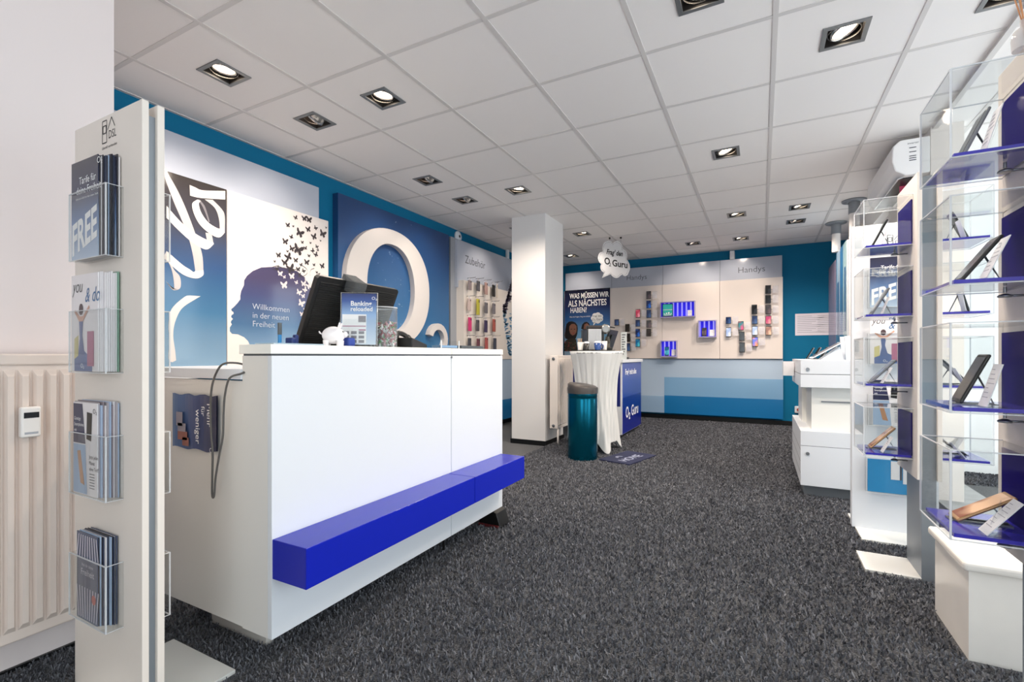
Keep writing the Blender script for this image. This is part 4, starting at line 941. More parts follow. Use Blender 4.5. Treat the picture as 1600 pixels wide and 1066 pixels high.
def display_pylon(dy, label, both):
    P = thing('display_pylon', label, 'display stand', (.675, 2.96+dy, 0))
    MB().box(.632, .65, 2.78+dy, 3.14+dy, .463, 1.868).build('left_slab', CREAM, P, bevel=.0015)
    MB().box(.703, .721, 2.78+dy, 3.14+dy, .463, 1.868).build('right_slab', CREAM, P, bevel=.0015)
    MB().box(.65, .703, 2.795+dy, 3.04+dy, 0, 1.85).build('steel_core', GREYP, P)
    MB().box(.441, .65, 2.79+dy, 3.04+dy, 0, .012).box(.703, .91, 2.79+dy, 3.04+dy, 0, .012).build('foot_plate', WHITE_EDGE, P)
    for z0, z1 in BZ:
        clear_box(P, .632, .4436, 2.844+dy, 3.11+dy, z0, z1)
        if both: clear_box(P, .721, .91, 2.844+dy, 3.11+dy, z0, z1, False)
    return P
display_pylon(0, 'middle white display pylon with clear phone boxes on a steel foot', True)
display_pylon(-1.194, 'nearest white display pylon with large clear phone boxes at the right edge', False)
lvl = ['top', 'second', 'third', 'lowest']
GP = 'phones in the clear pylon boxes'; GC = 'price cards in the clear pylon boxes'
GOLD = mat('bronze_phone', '#b08860', .3, metal=.4); SILV = mat('silver_phone', '#8f9296', .3, metal=.5)
spec = {  # (pylon, level): (tilt, body, screen, card dx)
    ('n', 0): (.42, SILV, 'k'), ('n', 1): (.62, DARK, 'g'), ('n', 2): (.42, DARK, 'k'), ('n', 3): (1.0, GOLD, 'y'),
    ('m', 0): (.45, DARK, 'k'), ('m', 1): (.5, SILV, 'g'), ('m', 2): (.72, SILV, 'n'), ('m', 3): (.75, GOLD, 'y'),
    ('r', 0): (.42, DARK, 'k'), ('r', 1): (.25, DARK, 'n'), ('r', 2): (.7, DARK, 'n'), ('r', 3): (.95, DARK, 'b')}
nm_ = {'n': 'the nearest pylon', 'm': 'the middle pylon', 'r': 'the middle pylon towards the window'}
for (k, i), (tilt, body, scr) in spec.items():
    dy = -1.194 if k == 'n' else 0
    z = BZ[i][0]+.0142
    s = -1 if k != 'r' else 1
    x = .49 if k != 'r' else .855
    rz = -PI/2 if k != 'r' else PI/2   # local -Y to world -X / +X
    lab = {'n': ['silver phone leaning in', 'black phone leaning in', 'dark phone with pale sheet leaning in', 'bronze phone lying far back in'], 'm': ['black phone leaning in', 'grey phone leaning in', 'silver phone leaning in', 'bronze phone leaning in'], 'r': ['black phone leaning in', 'dark phone nearly upright in', 'dark phone leaning in', 'blue phone leaning in']}[k][i]
    stand_phone('phone', f'{lab} the {lvl[i]} clear box of {nm_[k]}', (x, 2.97+dy+(.03 if i == 3 else 0), z), .072, .148, scr, tilt, rz, GP, body)
    price_card(f'upright price card in the {lvl[i]} clear box of {nm_[k]}', (x+.03*(-s), 2.89+dy, z), rz, .055, .115 if k == 'n' else .085, tilt*.65, GC)
# diffuser on the near pylon
df = thing('reed_diffuser', 'reed diffuser with orange sticks on top of the nearest pylon', 'diffuser', (.641, 1.80, 1.868))
MB().lathe([(.028, 0), (.03, .03), (.026, .05), (.012, .062), (.012, .08)], n=20).build('bottle', clear_mat('frosted_bottle', '#e8e8e8', tr=.5, edge='#e8e4e4'), df, False)
q = MB()
for i in range(7):
    a = i*.9; q.tube([(0, 0, .01), (.008*math.cos(a), .008*math.sin(a), .08), (.04*math.cos(a), .04*math.sin(a), .24+.01*(i % 3))], .0018, 6)
q.build('reeds', mat('reed', '#c98f62', .6), df, False)
# marble ledge
MAR = mat('cream_marble', '#e6e2dc', .25, noise=.03, bscale=5)
me_ = thing('marble_ledge', 'low marble clad ledge with rounded top slab under the nearest display pylon', 'ledge', (1.2, 2.32, 0))
MB().box(.622, 2.0, 2.14, 2.49, 0, .305).build('cladding', MAR, me_)
MB().rbox(.602, 2.0, 2.12, 2.51, .305, .338, .012).build('top_slab', MAR, me_)
# white cabinet
cb = thing('drawer_cabinet', 'white drawer cabinet with recessed waist and top deck by the back windows', 'cabinet', (.6, 4.6, 0))
MB().box(.256, 1.0, 4.05, 5.09, .087, .484).build('lower_body', WHITE, cb, bevel=.002)
MB().box(.33, 1.0, 4.13, 4.60, .484, .80).box(.30, 1.0, 4.60, 5.0, .484, .80, 0).build('waist', WHITE_EDGE, cb)
MB().box(.256, 1.0, 4.05, 5.09, .80, .893).box(.256, 1.0, 4.05, 5.09, .897, 1.0).build('top_deck', WHITE, cb, bevel=.002)
MB().box(.265, 1.0, 4.06, 5.08, .893, .897).box(.2555, 1.0, 4.0495, 4.05, .375, .378).box(.2552, .2556, 4.05, 5.09, .345, .348).box(.2552, .2556, 4.05, 5.09, .26, .263).box(.2552, .2556, 4.05, 5.09, .175, .178).build('drawer_gaps', GREYT, cb)
MB().box(.28, 1.0, 4.11, 5.05, 0, .087).build('plinth', mat('grey_plinth2', '#6f7276', .5), cb)
for x, z in ((.30, .912), (.30, .30)):
    MB().cyl((0, 0, 0), .012, .008, 14, M=Matrix.Translation((x+.0, 4.05, z+.02)) @ Matrix.Rotation(PI/2, 4, 'X')).build('lock', STEEL, cb)
MB().box(.39, .62, 4.122, 4.13, .69, .70).build('slot_handle', STEEL, cb)
hb = MB().box(.17, .25, 4.70, 4.703, .86, .98).box(.17, .25, 4.90, 4.903, .86, .98).box(.17, .173, 4.703, 4.90, .86, .98).build('side_pocket', EDGE, cb)
MB().box(.178, .245, 4.73, 4.88, .865, .97).build('pocket_leaflets', mat('pink_leaflet', '#d8b8bc', .4), hb)
CT_ = 1.0
for i in range(7):
    stand_phone('small_phone', f'small dark phone on the cabinet deck, {ordw[i] if i < 6 else "rearmost"} in the row from the near end', (.36+.02*(i % 2)+.018*i, 4.95-.085*i, CT_), .062, .11, 'k', .5, -PI/2-.2, 'small phones on the cabinet')
for i in range(2):
    t = thing('display_tablet', ('front' if i == 0 else 'rear')+' one of two silver tablets leaning far back on the cabinet', 'tablet', (.33, 4.12+.135*i, CT_), (0, 0, -PI/2))
    M = Matrix.Translation((0, 0, .012)) @ Matrix.Rotation(-1.02, 4, 'X')
    MB().rbox(-.06, .06, -.004, .004, 0, .22, .0038, M=M).build('body', WHITE, t, False); MB().box(-.055, .055, -.0050, -.0043, .012, .208, M=M).build('screen', SCREEN, t, False)
    MB().prism([(-.03, .05, 0), (-.03, .19, 0), (-.03, .17, .095)], (.06, 0, 0)).build('wedge_stand', WHITE, t, False)
bk = thing('brochure_stand', 'white angled brochure stand with a blue magazine on the cabinet', 'brochure stand', (.56, 4.12, CT_), (0, 0, .1))
MB().prism([(-.02, 0, 0), (.10, 0, 0), (.04, 0, .17), (-.03, 0, .17)], (0, .012, 0)).prism([(-.02, .12, 0), (.10, .12, 0), (.04, .12, .17), (-.03, .12, .17)], (0, .012, 0)).build('white_sides', WHITE, bk, False)
MB().box(.06, .19, -.004, -.001, .0, .165).build('magazine', grad('magazine_ink', 1.0, 1.17, [(0, '#3f6f9c'), (.5, '#6f93b8'), (1, '#b9b0b4')], .2), bk, False)
q = MB()
for i in range(4):
    c = Vector((.16, -.0045, 0)); r0, r1 = .04+i*.02, .045+i*.02
    q.add([c+X*(r*math.cos(t))+Z*(r*math.sin(t)) for t in [PI/2+k*PI/16 for k in range(9)] for r in (r0, r1)], [(2*k, 2*k+1, 2*k+3, 2*k+2) for k in range(8)])
q.build('arc_print', mat('tan_print', '#c8b088', .4), bk, False)
# hanging picture panel by the windows and its poles
POLE = mat('white_pole', '#e8e4e2', .4)
pn_ = thing('picture_panel', 'tall glossy phone picture panel with white edge hung behind the cabinet', 'picture panel', (.82, 6.5, 1.05))
MB().box(.815, .86, 6.15, 6.18, 1.0, 2.27).box(.835, .86, 6.18, 6.95, 1.0, 2.27).build('panel', WHITE, pn_)
MB().box(.812, .833, 6.18, 6.95, 1.0, 2.27).build('picture', grad('panel_ink', 6.18, 6.95, [(0, '#8fa8ac'), (.3, '#7e9ba6'), (.34, '#33618c'), (.6, '#3a6c96'), (.64, '#8d9aa8'), (1, '#7aa0c0')], .08, axis=1), pn_)
q = MB()
for y, z0, z1, w in ((6.27, 1.3, 2.0, .05), (6.5, 1.5, 1.8, .06), (6.8, 1.2, 1.9, .08)): q.rbox(.8105, .812, y-w, y+w, z0, z1, .02)
q.build('printed_phones', mat('phone_print', '#3c5a7e', .15), pn_)
MB().box(.818, .822, 7.07, 7.75, 1.05, 2.22).build('clear_wing', clear_mat('tinted_acrylic', '#c8d4e4', tr=.75, edge='#b8a8c0'), pn_)
for x, y, l in ((.867, 6.08, 'nearer'), (.815, 6.9+.1, 'farther')):
    t = thing('ceiling_pole', f'{l} white round pole with grey ceiling flange by the back window', 'pole', (x, y, 2.2))
    MB().cyl((x, y, 1.0 if l == 'nearer' else 2.3), .045, H-.14-0, 28).build('shaft', POLE, t)
    MB().cyl((x, y, H-.14), .052, .125, 28).build('sleeve', GREYP, t); MB().lathe([(.055, -.02), (.11, -.012), (.112, 0), (.05, 0)], (x, y, H-.002), 32).build('flange', GREYP, t)
# air conditioner
ac = thing('air_conditioner', 'white split air conditioner mounted high above the windows', 'air conditioner', (1.0, 4.85, 2.3))
prof = [(1.07, 2.60), (.90, 2.60), (.855, 2.56), (.85, 2.45), (.87, 2.38), (.93, 2.34), (1.07, 2.34)]
MB().prism([(x, 4.38, z) for x, z in prof], (0, .92, 0)).build('casing', mat('ac_white', '#f0eeee', .3), ac, bevel=.008)
MB().box(.90, 1.02, 4.44, 5.24, 2.332, 2.34).build('outlet', DARK, ac)
M = Matrix.Translation((.89, 0, 2.335)) @ Matrix.Rotation(-.25, 4, 'Y')
MB().box(0, .035, 4.43, 5.25, -.006, 0, M=M).box(.06, .09, 4.43, 5.25, -.012, -.006, M=M).build('louvre', mat('ac_grey', '#cfd2d4', .3), ac)
q = MB().text('inverter', (.94, 4.379, 2.56), X, Z, .02)
for z in (2.53, 2.50, 2.47, 2.455, 2.44): q.box(.95, .99, 4.3785, 4.38, z, z+.006)
q.build('small_marks', GREYT, ac)
single(MB().prism([on_y(1405, 286, 4.62), on_y(1422, 284, 4.62), on_y(1406, 306, 4.62)], (0, .003, 0)), 'pink_tag', mat('pink_paper', '#e0507a', .5), 'pink paper triangle hanging under the air conditioner', 'paper')

# ================================================================= MIDDLE GROUND
# bar table with stretch cloth
TC = Vector((-1.60, 5.05, 0))
bt = thing('bar_table', 'round bar table hidden under a white stretch cloth', 'table', TC)
MB().cyl((0, 0, 1.055), .285, .022, 40).build('table_top', DARK, bt, False)
MB().cyl((0, 0, .03), .03, 1.03, 16).build('pole', STEEL, bt, False)
for k in range(4):
    a = -.85+k*PI/2; MB().tube([(0, 0, .06), (.25*math.cos(a), .25*math.sin(a), .015)], .014, 8).build('foot', STEEL, bt, False)
cl = MB(); N = 160; rows_ = 30; vs = []
for i in range(rows_+1):
    v = i/rows_
    for k in range(N):
        a = 2*PI*k/N; c4 = math.cos(4*(a+.85))           # 1 at the feet
        foot = max(0, c4)
        rtop = .29; rmid = .205+.02*foot; rbot = .215+.085*foot**2
        if v < .5: r = rtop+(rmid-rtop)*(math.sin(v*PI))
        else: r = rmid+(rbot-rmid)*((v-.5)*2)**1.5
        zb = .012+.10*(1-foot**1.5)
        z = 1.079+(zb-1.079)*v
        r += (.006*math.sin(a*23+2*math.sin(v*5))+.004*math.sin(a*41+v*9))*min(1, v*4)*(1 if v < .95 else .5)
        vs.append((r*math.cos(a), r*math.sin(a), z))
fs = [(i*N+k, (i+1)*N+k, (i+1)*N+(k+1) % N, i*N+(k+1) % N) for i in range(rows_) for k in range(N)]
vs.append((0, 0, 1.0815)); fs += [(len(vs)-1, k, (k+1) % N) for k in range(N)]
cl.add(vs, fs, 0, True)
o = cl.build('stretch_tablecloth', mat('white_stretch_cloth', '#d8dada', .8, bump=.1, bscale=30)); o.location = TC; tag(o, 'white stretch cloth pulled over the bar table down to its feet', 'tablecloth')
TZ = 1.083
tr = single(MB().lathe([(.20, 0), (.21, .008), (.205, .008), (.198, .003)], (TC.x, TC.y, TZ), 40), 'serving_tray', DARK, 'thin dark round tray under the coffee machine', 'tray')
TZ += .0085
# coffee machine: drawn facing right
cfz = TZ
cfm = thing('coffee_machine', 'silver ribbed capsule coffee machine on the bar table', 'coffee machine', (-1.62, 5.15, cfz), (0, 0, TH))
k = .0001
MB().box(-.115, .035, -.07, .07, 0, .235).build('body', mat('ribbed_silver', '#a3a5a8', .35, metal=.5), cfm, False, bevel=.006)
q = MB()
for i in range(9): q.box(-.108+i*.016, -.100+i*.016, -.075, -.07, .01, .232)
q.build('ribs', mat('pale_silver', '#c9cacc', .3, metal=.3), cfm, False)
MB().rbox(-.175, -.118, -.055, .055, .0, .23, .012).build('water_tank', mat('smoked_tank', '#20242c', .15), cfm, False)
MB().rbox(-.125, .05, -.05, .05, .235, .275, .012).build('top_cover', mat('dark_brown_plastic', '#241c1a', .3), cfm, False)
MB().lathe([(.035, -.05), (.052, -.045), (.056, 0), (.052, .045), (.035, .05)], n=24, M=Matrix.Translation((.085, 0, .235)) @ Matrix.Rotation(PI/2, 4, 'X')).build('brew_head', mat('brew_silver', '#8d8d8b', .25, metal=.7), cfm, False)
MB().tube([(.10, -.03, .262), (.19, -.03, .25)], .008, 8).build('lever', DARK, cfm, False)
MB().rbox(.035, .16, -.05, .05, .0, .03, .006).build('drip_tray', DARK, cfm, False)
MB().box(.04, .07, -.03, .03, .03, .19).build('spout_column', DARK, cfm, False)
def cup(name, label, c, r, h, m, lidm=None, group='cups on the bar table'):
    t = thing(name, label, 'cup', c, group=group)
    MB().lathe([(r*.75, 0), (r, h), (r-.003, h), (r*.75-.003, .004)], n=24, cap=True).build('bowl', m, t, False)
    if lidm: MB().lathe([(r*1.02, h), (r*1.0, h+.008), (r*.8, h+.02), (.001, h+.022)], n=24).build('lid', lidm, t, False)
    return t
def CP(px, y): q = on_y(px, 548, y); return (q.x, y, TZ)
cup('paper_cup', 'white paper cup with sticks at the left front of the bar table', CP(907, 4.90), .034, .085, mat('paper_white', '#dcd8d4', .6))
cup('dark_cup', 'small dark cup with white lid in front of the coffee machine', CP(916.5, 4.885), .03, .07, mat('dark_ceramic', '#2b2928', .3), WHITE)
mg = cup('blue_mug', 'blue patterned mug with white lid beside the coffee machine', CP(934, 4.92), .04, .075, mat('blue_ceramic', '#2c4c8a', .2), WHITE)
MB().tube(cr_path([(.036, 0, .06), (.06, 0, .05), (.055, 0, .02), (.033, 0, .018)], 4), .005, 8).build('handle', MATS['blue_ceramic'], mg, False)
cup('paper_cup', 'plain white cup right of the blue mug', CP(944.5, 4.98), .03, .095, MATS['paper_white'])
sk = thing('stirring_sticks', 'wooden stirring sticks in the left paper cup', 'sticks', CP(906.5, 4.90)); q = MB(); c0 = 0
for i in range(5): q.tube([(0.004*i-.01, 0, .01), (-.03+.012*i, .004*(i % 2), .125)], .0022, 6)
q.build('sticks', mat('pale_wood', '#b89a78', .6), sk, False)
for i, px in enumerate((939.5, 949)):
    t = thing('glass_jar', ('left' if i == 0 else 'right')+' of two small glass jars behind the cups', 'jar', CP(px, 5.26)); MB().lathe([(.026, 0), (.03, .02), (.03, .12), (.022, .14), (.022, .155)], n=20).build('glass', clear_mat('grey_glass', '#c9c6c0', tr=.8, edge='#9a968c'), t, False)
    MB().cyl((0, 0, .006), .022, .07, 14).build('contents', mat('sugar_mix', '#8a8478', .7), t, False); t.location.z = TZ+.0

# guru counter
gc = thing('promotion_counter', 'small blue promotion counter with white top behind the bar table', 'counter', (-1.85, 6.35, 0))
GB = grad('promo_blue', .05, .95, [(0, '#0c1f8c'), (.5, '#0c1c7c'), (.51, '#2c3f96'), (.8, '#3a4c9e'), (1, '#3c4a98')], .25)
MB().box(-2.2, -1.52, 5.83, 6.88, .05, .945).build('body', WHITE, gc)
MB().box(-1.52, -1.517, 5.85, 6.87, .055, .943).build('side_graphic', GB, gc)
MB().box(-2.18, -1.54, 5.827, 5.83, .40, .943).build('front_graphic', NAVY, gc)
MB().box(-2.23, -1.50, 5.80, 6.90, .945, .985).build('worktop', WHITE, gc, bevel=.002)
MB().box(-2.15, -1.56, 5.87, 6.84, 0, .05).build('plinth', DARK, gc)
q = MB().text("Frag' mich alles", (-1.5165, 5.98, .79), Y, Z, .10, stretch=.98, bold=.02); q.text('O₂ Guru', (-1.5165, 6.0, .24), Y, Z, .20, stretch=.95, bold=.015); q.build('lettering', WPRINT, gc)
m2 = thing('monitor', 'small black monitor seen from behind on the blue promotion counter', 'monitor', (-1.85, 6.05, .985))
M = Matrix.Translation((-1.80, 6.05, 1.02)) @ Matrix.Rotation(.33, 4, 'Y')
MB().rbox(-.012, .012, -.19, .19, 0, .36, .006, M=M).build('casing', DARK, m2); MB().rbox(.012, .03, -.1, .1, .1, .3, .008, M=M).build('back_bulge', DARK, m2)
MB().box(-1.84, -1.68, 5.98, 6.14, .985, 1.0).box(-1.75, -1.73, 6.02, 6.08, 1.0, 1.16).build('stand', DARK, m2)
sg = thing('info_column', 'narrow white info display with small print on the promotion counter', 'sign', (-1.62, 5.93, .985))
p0 = on_y(970.5, 560, 5.93); p1 = on_y(979, 519, 5.93)
MB().box(p0.x, p1.x, 5.92, 5.94, .985, p1.z).build('panel', mat('info_white', '#d6dcdc', .4), sg)
q = MB()
for i in range(9): q.box(p0.x+.012, p1.x-.012-(i % 3)*.01, 5.9188, 5.92, p1.z-.04-i*.03, p1.z-.028-i*.03)
q.build('small_print', GREYT, sg)
single(MB().rbox(-1.60, -1.50, 6.02, 6.12, .985, 1.01, .006).tube(cr_path([(-1.58, 6.05, 1.0), (-1.55, 6.0, 1.04), (-1.52, 5.97, 1.0)], 5), .004, 6), 'cable_puck', DARK, 'small black device with cable on the edge of the promotion counter', 'device')

# trash bin
bn = thing('waste_bin', 'tall round metallic petrol-blue waste bin with grey push lid', 'bin', (-1.588, 4.56, 0))
bc = (0, 0, 0); RB = .148
MB().lathe([(RB*.97, 0), (RB, .02), (RB, .60), (RB*.985, .615), (RB, .62), (RB, .655)], n=48).build('body', mat('metallic_petrol', '#04637c', .2, metal=.85), bn, False)
MB().lathe([(RB+.004, .655), (RB+.006, .70), (RB+.003, .715)], n=48).build('lid_band', mat('grey_lid', '#4a4645', .4, metal=.3), bn, False)
q = MB(); N = 48; vs = []
for ring_, (r, z) in enumerate(((1, .715), (.995, .73), (.9, .742), (.6, .748), (.001, .75))):
    for k in range(N):
        a = 2*PI*k/N; x_ = RB*r*math.cos(a); y_ = RB*r*math.sin(a); vs.append((x_, y_, z-.12*0+(-.14*x_ if ring_ > 0 else 0)*1.0))
q.add(vs, [(i*N+k, i*N+(k+1) % N, (i+1)*N+(k+1) % N, (i+1)*N+k) for i in range(4) for k in range(N)], 0, True); q.build('push_lid', MATS['grey_lid'], bn, False)
# mat
fm = MB(); cn = [(-1.41, 4.53), (-1.087, 4.442), (-.945, 4.983), (-1.262, 5.075)]
fm.prism([(x, y, .0) for x, y in cn], (0, 0, .016))
o = single(fm, 'floor_mat', mat('navy_mat', '#141b3e', .7), 'dark navy floor mat with white logo and lettering in front of the bar table', 'mat')
ux = (Vector((cn[2][0], cn[2][1], 0))-Vector((cn[1][0], cn[1][1], 0))).normalized(); uy = (Vector((cn[0][0], cn[0][1], 0))-Vector((cn[1][0], cn[1][1], 0))).normalized()
q = MB(); c0 = Vector((cn[1][0], cn[1][1], .0168))
q.text('HOME', c0+ux*.07+uy*.08, ux, uy, .13, stretch=1.0, bold=.01)
cc = c0+ux*.22+uy*.22
for r in (.05, .035):
    q.add([cc+ux*rr*math.cos(t)+uy*rr*math.sin(t) for t in [k*PI/10 for k in range(11)] for rr in (r, r-.01)], [(2*k, 2*k+2, 2*k+3, 2*k+1) for k in range(10)])
q.build('lettering', mat('pale_mat_print', '#9aa0b8', .6), o)
# speech bubble
sbp = Vector((-1.79, 6.45, 2.36))
sb = thing('speech_bubble_sign', 'white cloud shaped speech bubble sign hanging from the ceiling', 'sign', sbp, (0, 0, TH-.18))
def B8(a, b):  # crop coords -> metres on the sign plane
    return ((a-480)/14.2*.00865, (545-b)/14.2*.00865)
ctl = [(450, 185), (400, 130), (330, 125), (260, 160), (225, 230), (215, 320), (225, 365), (160, 390), (125, 460), (125, 540), (150, 600), (195, 645), (175, 700), (185, 770), (220, 820), (260, 835), (210, 962), (400, 880), (440, 930), (510, 970), (570, 965), (620, 920), (660, 900), (700, 935), (760, 925), (790, 880), (825, 780), (822, 690), (790, 610), (755, 565), (770, 480), (750, 390), (700, 340), (665, 315), (660, 250), (620, 180), (560, 135), (500, 145)]
C2 = [Vector((*B8(a, b), 0)) for a, b in ctl]
def closed(P, k=4, sharp=()):
    out = []; n = len(P)
    for i in range(n):
        p0, p1, p2, p3 = P[i-1], P[i], P[(i+1) % n], P[(i+2) % n]
        if i in sharp: p0 = p1
        if (i+1) % n in sharp: p3 = p2
        for q in range(k):
            t = q/k; out.append(.5*((2*p1)+(-p0+p2)*t+(2*p0-5*p1+4*p2-p3)*t*t+(-p0+3*p1-3*p2+p3)*t**3))
    return out
ol = closed(C2, 4, (0, 6, 11, 15, 16, 17, 22, 29, 33))
MB().prism([(p.x, 0, p.y) for p in ol], (0, .008, 0)).build('board', mat('foam_board_white', '#cfd0d4', .5), sb, False)
q = MB(); inn = [p*.92+Vector((.0, -.003, 0)) for p in ol]
acc = 0
for i in range(len(inn)):
    a, b = inn[i], inn[(i+1) % len(inn)]; L = (b-a).length; nsub = max(1, int(L/.005))
    for s_ in range(nsub):
        acc += L/nsub
        if (acc % .022) < .013:
            P, Q = a.lerp(b, s_/nsub), a.lerp(b, (s_+1)/nsub); nrm = Vector((-(Q-P).y, (Q-P).x, 0)).normalized()*.0017
            q.poly([(P-nrm).xzy if False else ((P-nrm).x, -.0008, (P-nrm).y), ((Q-nrm).x, -.0008, (Q-nrm).y), ((Q+nrm).x, -.0008, (Q+nrm).y), ((P+nrm).x, -.0008, (P+nrm).y)])
dr = Vector((1, 0, -.19)); dz_ = Vector((0, 0, 1))
a, b = B8(305, 420); q.text("Frag' den", (a, -.001, b), dr, dz_, .098, stretch=.62, bold=.03, shear=.3)
a, b = B8(262, 645); q.text('O', (a, -.001, b), dr, dz_, .13, stretch=.74, bold=.028); a, b = B8(365, 700); q.text('2', (a, -.001, b), dr, dz_, .07, stretch=.85, bold=.015)
a, b = B8(435, 695); q.text('Guru', (a, -.001, b), dr, dz_, .125, stretch=.80, bold=.025)
q.build('lettering', BLACKP, sb, False)
for dx in (-.06, .09): MB().tube([(dx, .004, .18), (dx, .004, H-sbp.z)], .0012, 6).build('string', GREYT, sb, False)
MB().cyl((.09, .004, H-sbp.z-.02), .012, .02, 12).cyl((-.06, .004, H-sbp.z-.02), .012, .02, 12).build('ceiling_hooks', DARK, sb, False)
# radiator on the column
RADM = mat('radiator_enamel', '#e6ded8', .35)
r2 = thing('radiator', 'white panel radiator mounted on the right side of the column', 'radiator', (-2.1, 5.25, .2))
MB().rbox(-2.135, -2.035, 5.0, 5.5, .2, 1.035, .008).build('casing', RADM, r2)
q = MB()
for i in range(12): q.rbox(-2.035, -2.026, 5.03+i*.038, 5.055+i*.038, .24, 1.0, .004)
q.build('front_ribs', RADM, r2)
for z in (.235, .995): MB().lathe([(.014, 0), (.018, .003), (.018, .008), (.010, .01)], n=16, M=Matrix.Translation((-2.085, 5.0, z)) @ Matrix.Rotation(PI/2, 4, 'X')).build('plug', STEEL, r2)
MB().tube([(-2.04, 5.02, .2), (-2.04, 5.02, .05), (-2.04, 5.06, .0)], .012, 8).build('pipe', RADM, r2); MB().box(-2.18, -2.135, 5.1, 5.14, .3, .34).box(-2.18, -2.135, 5.4, 5.44, .3, .34).box(-2.18, -2.135, 5.1, 5.14, .9, .94).box(-2.18, -2.135, 5.4, 5.44, .9, .94).build('wall_bracket', STEEL, r2)
# large radiator at left
r1 = thing('radiator', 'large white ribbed panel radiator on the left wall behind the brochure pylon', 'radiator', (-2.1, .2, .12))
MB().rbox(-2.14, -2.085, -1.3, .84, .125, 1.03, .006).rbox(-2.15, -2.075, -1.3, .84, 1.0, 1.036, .006).build('casing', mat('cream_enamel', '#e4d6cd', .35), r1)
q = MB(); P = .0335
y = .80
while y > -1.27:
    # raised rib with slanted flanks, closed by slanted ends
    a, b_, t0, t1 = y-P*.62, y, .16, .985; x0, x1 = -2.0852, -2.070
    vs = [(x0, a-.004, t0), (x0, b_+.004, t0), (x0, b_+.004, t1), (x0, a-.004, t1), (x1, a+.003, t0+.02), (x1, b_-.003, t0+.02), (x1, b_-.003, t1-.02), (x1, a+.003, t1-.02)]
    q.add(vs, [(4, 5, 6, 7), (0, 1, 5, 4), (1, 2, 6, 5), (2, 3, 7, 6), (3, 0, 4, 7)])
    y -= P
q.build('front_ribs', MATS['cream_enamel'], r1)
MB().box(-2.17, -2.14, -.9, -.86, .3, .9).box(-2.17, -2.14, .6, .64, .3, .9).build('wall_bracket', STEEL, r1)
al = thing('heat_meter', 'small white heat cost meter with dark display clipped on the left radiator', 'meter', (-2.06, .628, .772))
MB().rbox(-2.070, -2.045, .604, .652, .772, .868, .006).build('casing', mat('meter_white', '#f2efec', .4), al); MB().rbox(-2.0452, -2.0435, .61, .646, .833, .851, .003).build('display', mat('meter_black', '#20242a', .2), al); MB().rbox(-2.0452, -2.044, .612, .644, .782, .789, .002).build('window_slot', mat('meter_grey', '#b0b4bc', .3), al)

# ================================================================= CARPET PILE (near part, tufts standing up)
rg = np.random.default_rng(4)
n = 430000
def in_quad(x, y):
    r = np.ones(len(x), bool)
    for i in range(4):
        (x0, y0), (x1, y1) = cn[i], cn[(i+1) % 4]; r &= ((x1-x0)*(y-y0)-(y1-y0)*(x-x0)) > -.004
    return r
# denser towards the viewer
xs = rg.uniform(-2.16, 2.3, n); ys = .35+(8.0-.35)*rg.random(n)**1.45
vis = np.abs((CT*xs+ST*ys)/(-ST*xs+CT*ys)) < 1.25
free = ~(((xs > -1.90) & (xs < -1.5) & (ys > .46) & (ys < .96)) | ((xs > .61) & (xs < 2.02) & (ys > 2.12) & (ys < 2.5)) | ((xs > .435) & (xs < .915) & (ys > 2.785) & (ys < 3.045)) | ((xs > .49) & (xs < .87) & (ys > 3.235) & (ys < 3.735)) | ((xs > .43) & (xs < .92) & (ys > 1.59) & (ys < 1.86)) |
         ((xs > -1.89) & (xs < -1.55) & (ys > 1.085) & (ys < 1.125)) | ((xs > .28) & (ys > 4.11) & (ys < 5.05)) | ((xs > -2.63) & (xs < -2.16) & (ys > 4.96) & (ys < 5.55)) | (((xs+1.588)**2+(ys-4.56)**2) < .16**2) | ((xs > 1.09) & (xs < 1.44) & (ys > 2.5)) | ((xs > 1.06) & (xs < 1.26) & (ys > 4.3)) | in_quad(xs, ys) | ((xs > -2.16) & (xs < -1.55) & (ys > 5.86) & (ys < 6.85)) )
xs, ys = xs[vis & free], ys[vis & free]; n = len(xs)
sc = .7+.30*(ys-.35)
hgt = rg.uniform(.008, .016, n); wid = rg.uniform(.0016, .0032, n)*sc; ang = rg.uniform(0, PI, n); lx = rg.normal(0, .005, n); ly = rg.normal(0, .005, n)
V = np.zeros((n, 4, 3), 'f')
dx, dy = np.cos(ang)*wid, np.sin(ang)*wid
V[:, 0] = np.stack([xs-dx, ys-dy, np.zeros(n)], 1); V[:, 1] = np.stack([xs+dx, ys+dy, np.zeros(n)], 1)
V[:, 2] = np.stack([xs+dx*.7+lx, ys+dy*.7+ly, hgt], 1); V[:, 3] = np.stack([xs-dx*.7+lx, ys-dy*.7+ly, hgt], 1)
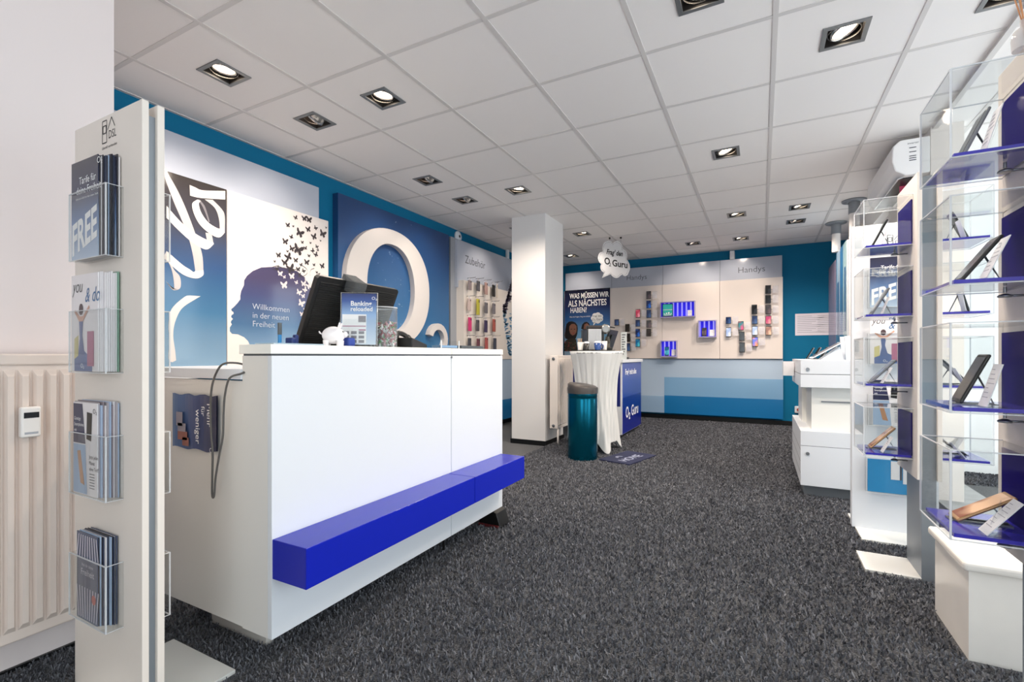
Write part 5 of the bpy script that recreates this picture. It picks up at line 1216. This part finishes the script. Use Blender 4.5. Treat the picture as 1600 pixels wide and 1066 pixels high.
me = bpy.data.meshes.new('carpet_pile'); me.vertices.add(n*4); me.vertices.foreach_set('co', V.ravel()); me.loops.add(n*4); me.loops.foreach_set('vertex_index', np.arange(n*4, dtype='i'))
me.polygons.add(n); me.polygons.foreach_set('loop_start', np.arange(0, n*4, 4, dtype='i')); me.polygons.foreach_set('loop_total', np.full(n, 4, 'i'))
mi = rg.integers(0, 3, n).astype('i'); me.update(calc_edges=True)
for c in ('#535459', '#66676d', '#7b7d83'): me.materials.append(mat('pile_'+c[1:], c, 1, spec=.05))
me.polygons.foreach_set('material_index', mi); me.update()
o = bpy.data.objects.new('carpet_pile', me); COL.objects.link(o); tag(o, 'dark grey shaggy carpet pile covering the shop floor', 'carpet'); o['kind'] = 'stuff'

# ================================================================= LIGHT
W = bpy.data.worlds.new('daylight'); SC.world = W; W.use_nodes = True
bg = W.node_tree.nodes['Background']; bg.inputs[0].default_value = (.93, .965, 1, 1); bg.inputs[1].default_value = 3.5
def portal(loc, rot, sx, sy):
    l = bpy.data.lights.new('portal', 'AREA'); l.shape = 'RECTANGLE'; l.size = sx; l.size_y = sy; l.cycles.is_portal = True
    o = bpy.data.objects.new('daylight_portal', l); COL.objects.link(o); o.location = loc; o.rotation_euler = rot
portal((.1, -1.97, 1.16), (-PI/2, 0, PI), 2.0, 2.1)
portal((2.6, 1.84, 1.32), (0, PI/2, 0), 2.55, 7.4)
portal((1.2, 6.3, 1.47), (0, PI/2, 0), 1.9, 1.2)
# ================================================================= CAMERA
cam = bpy.data.cameras.new('camera'); co = bpy.data.objects.new('camera', cam); COL.objects.link(co)
co.location = (0, 0, EYE); co.rotation_euler = (PI/2, 0, TH); cam.sensor_width = 36; cam.lens = 743/1600*36; cam.shift_y = 23/1600; cam.clip_start = .02
SC.camera = co
SC.view_settings.view_transform = 'Standard'; SC.view_settings.look = 'None'; SC.view_settings.exposure = 0.12; SC.view_settings.gamma = 1; SC.view_settings.use_curve_mapping = False
SC.cycles.use_denoising = True; SC.cycles.max_bounces = 10; SC.cycles.transparent_max_bounces = 40; SC.cycles.diffuse_bounces = 5; SC.cycles.sample_clamp_indirect = 6
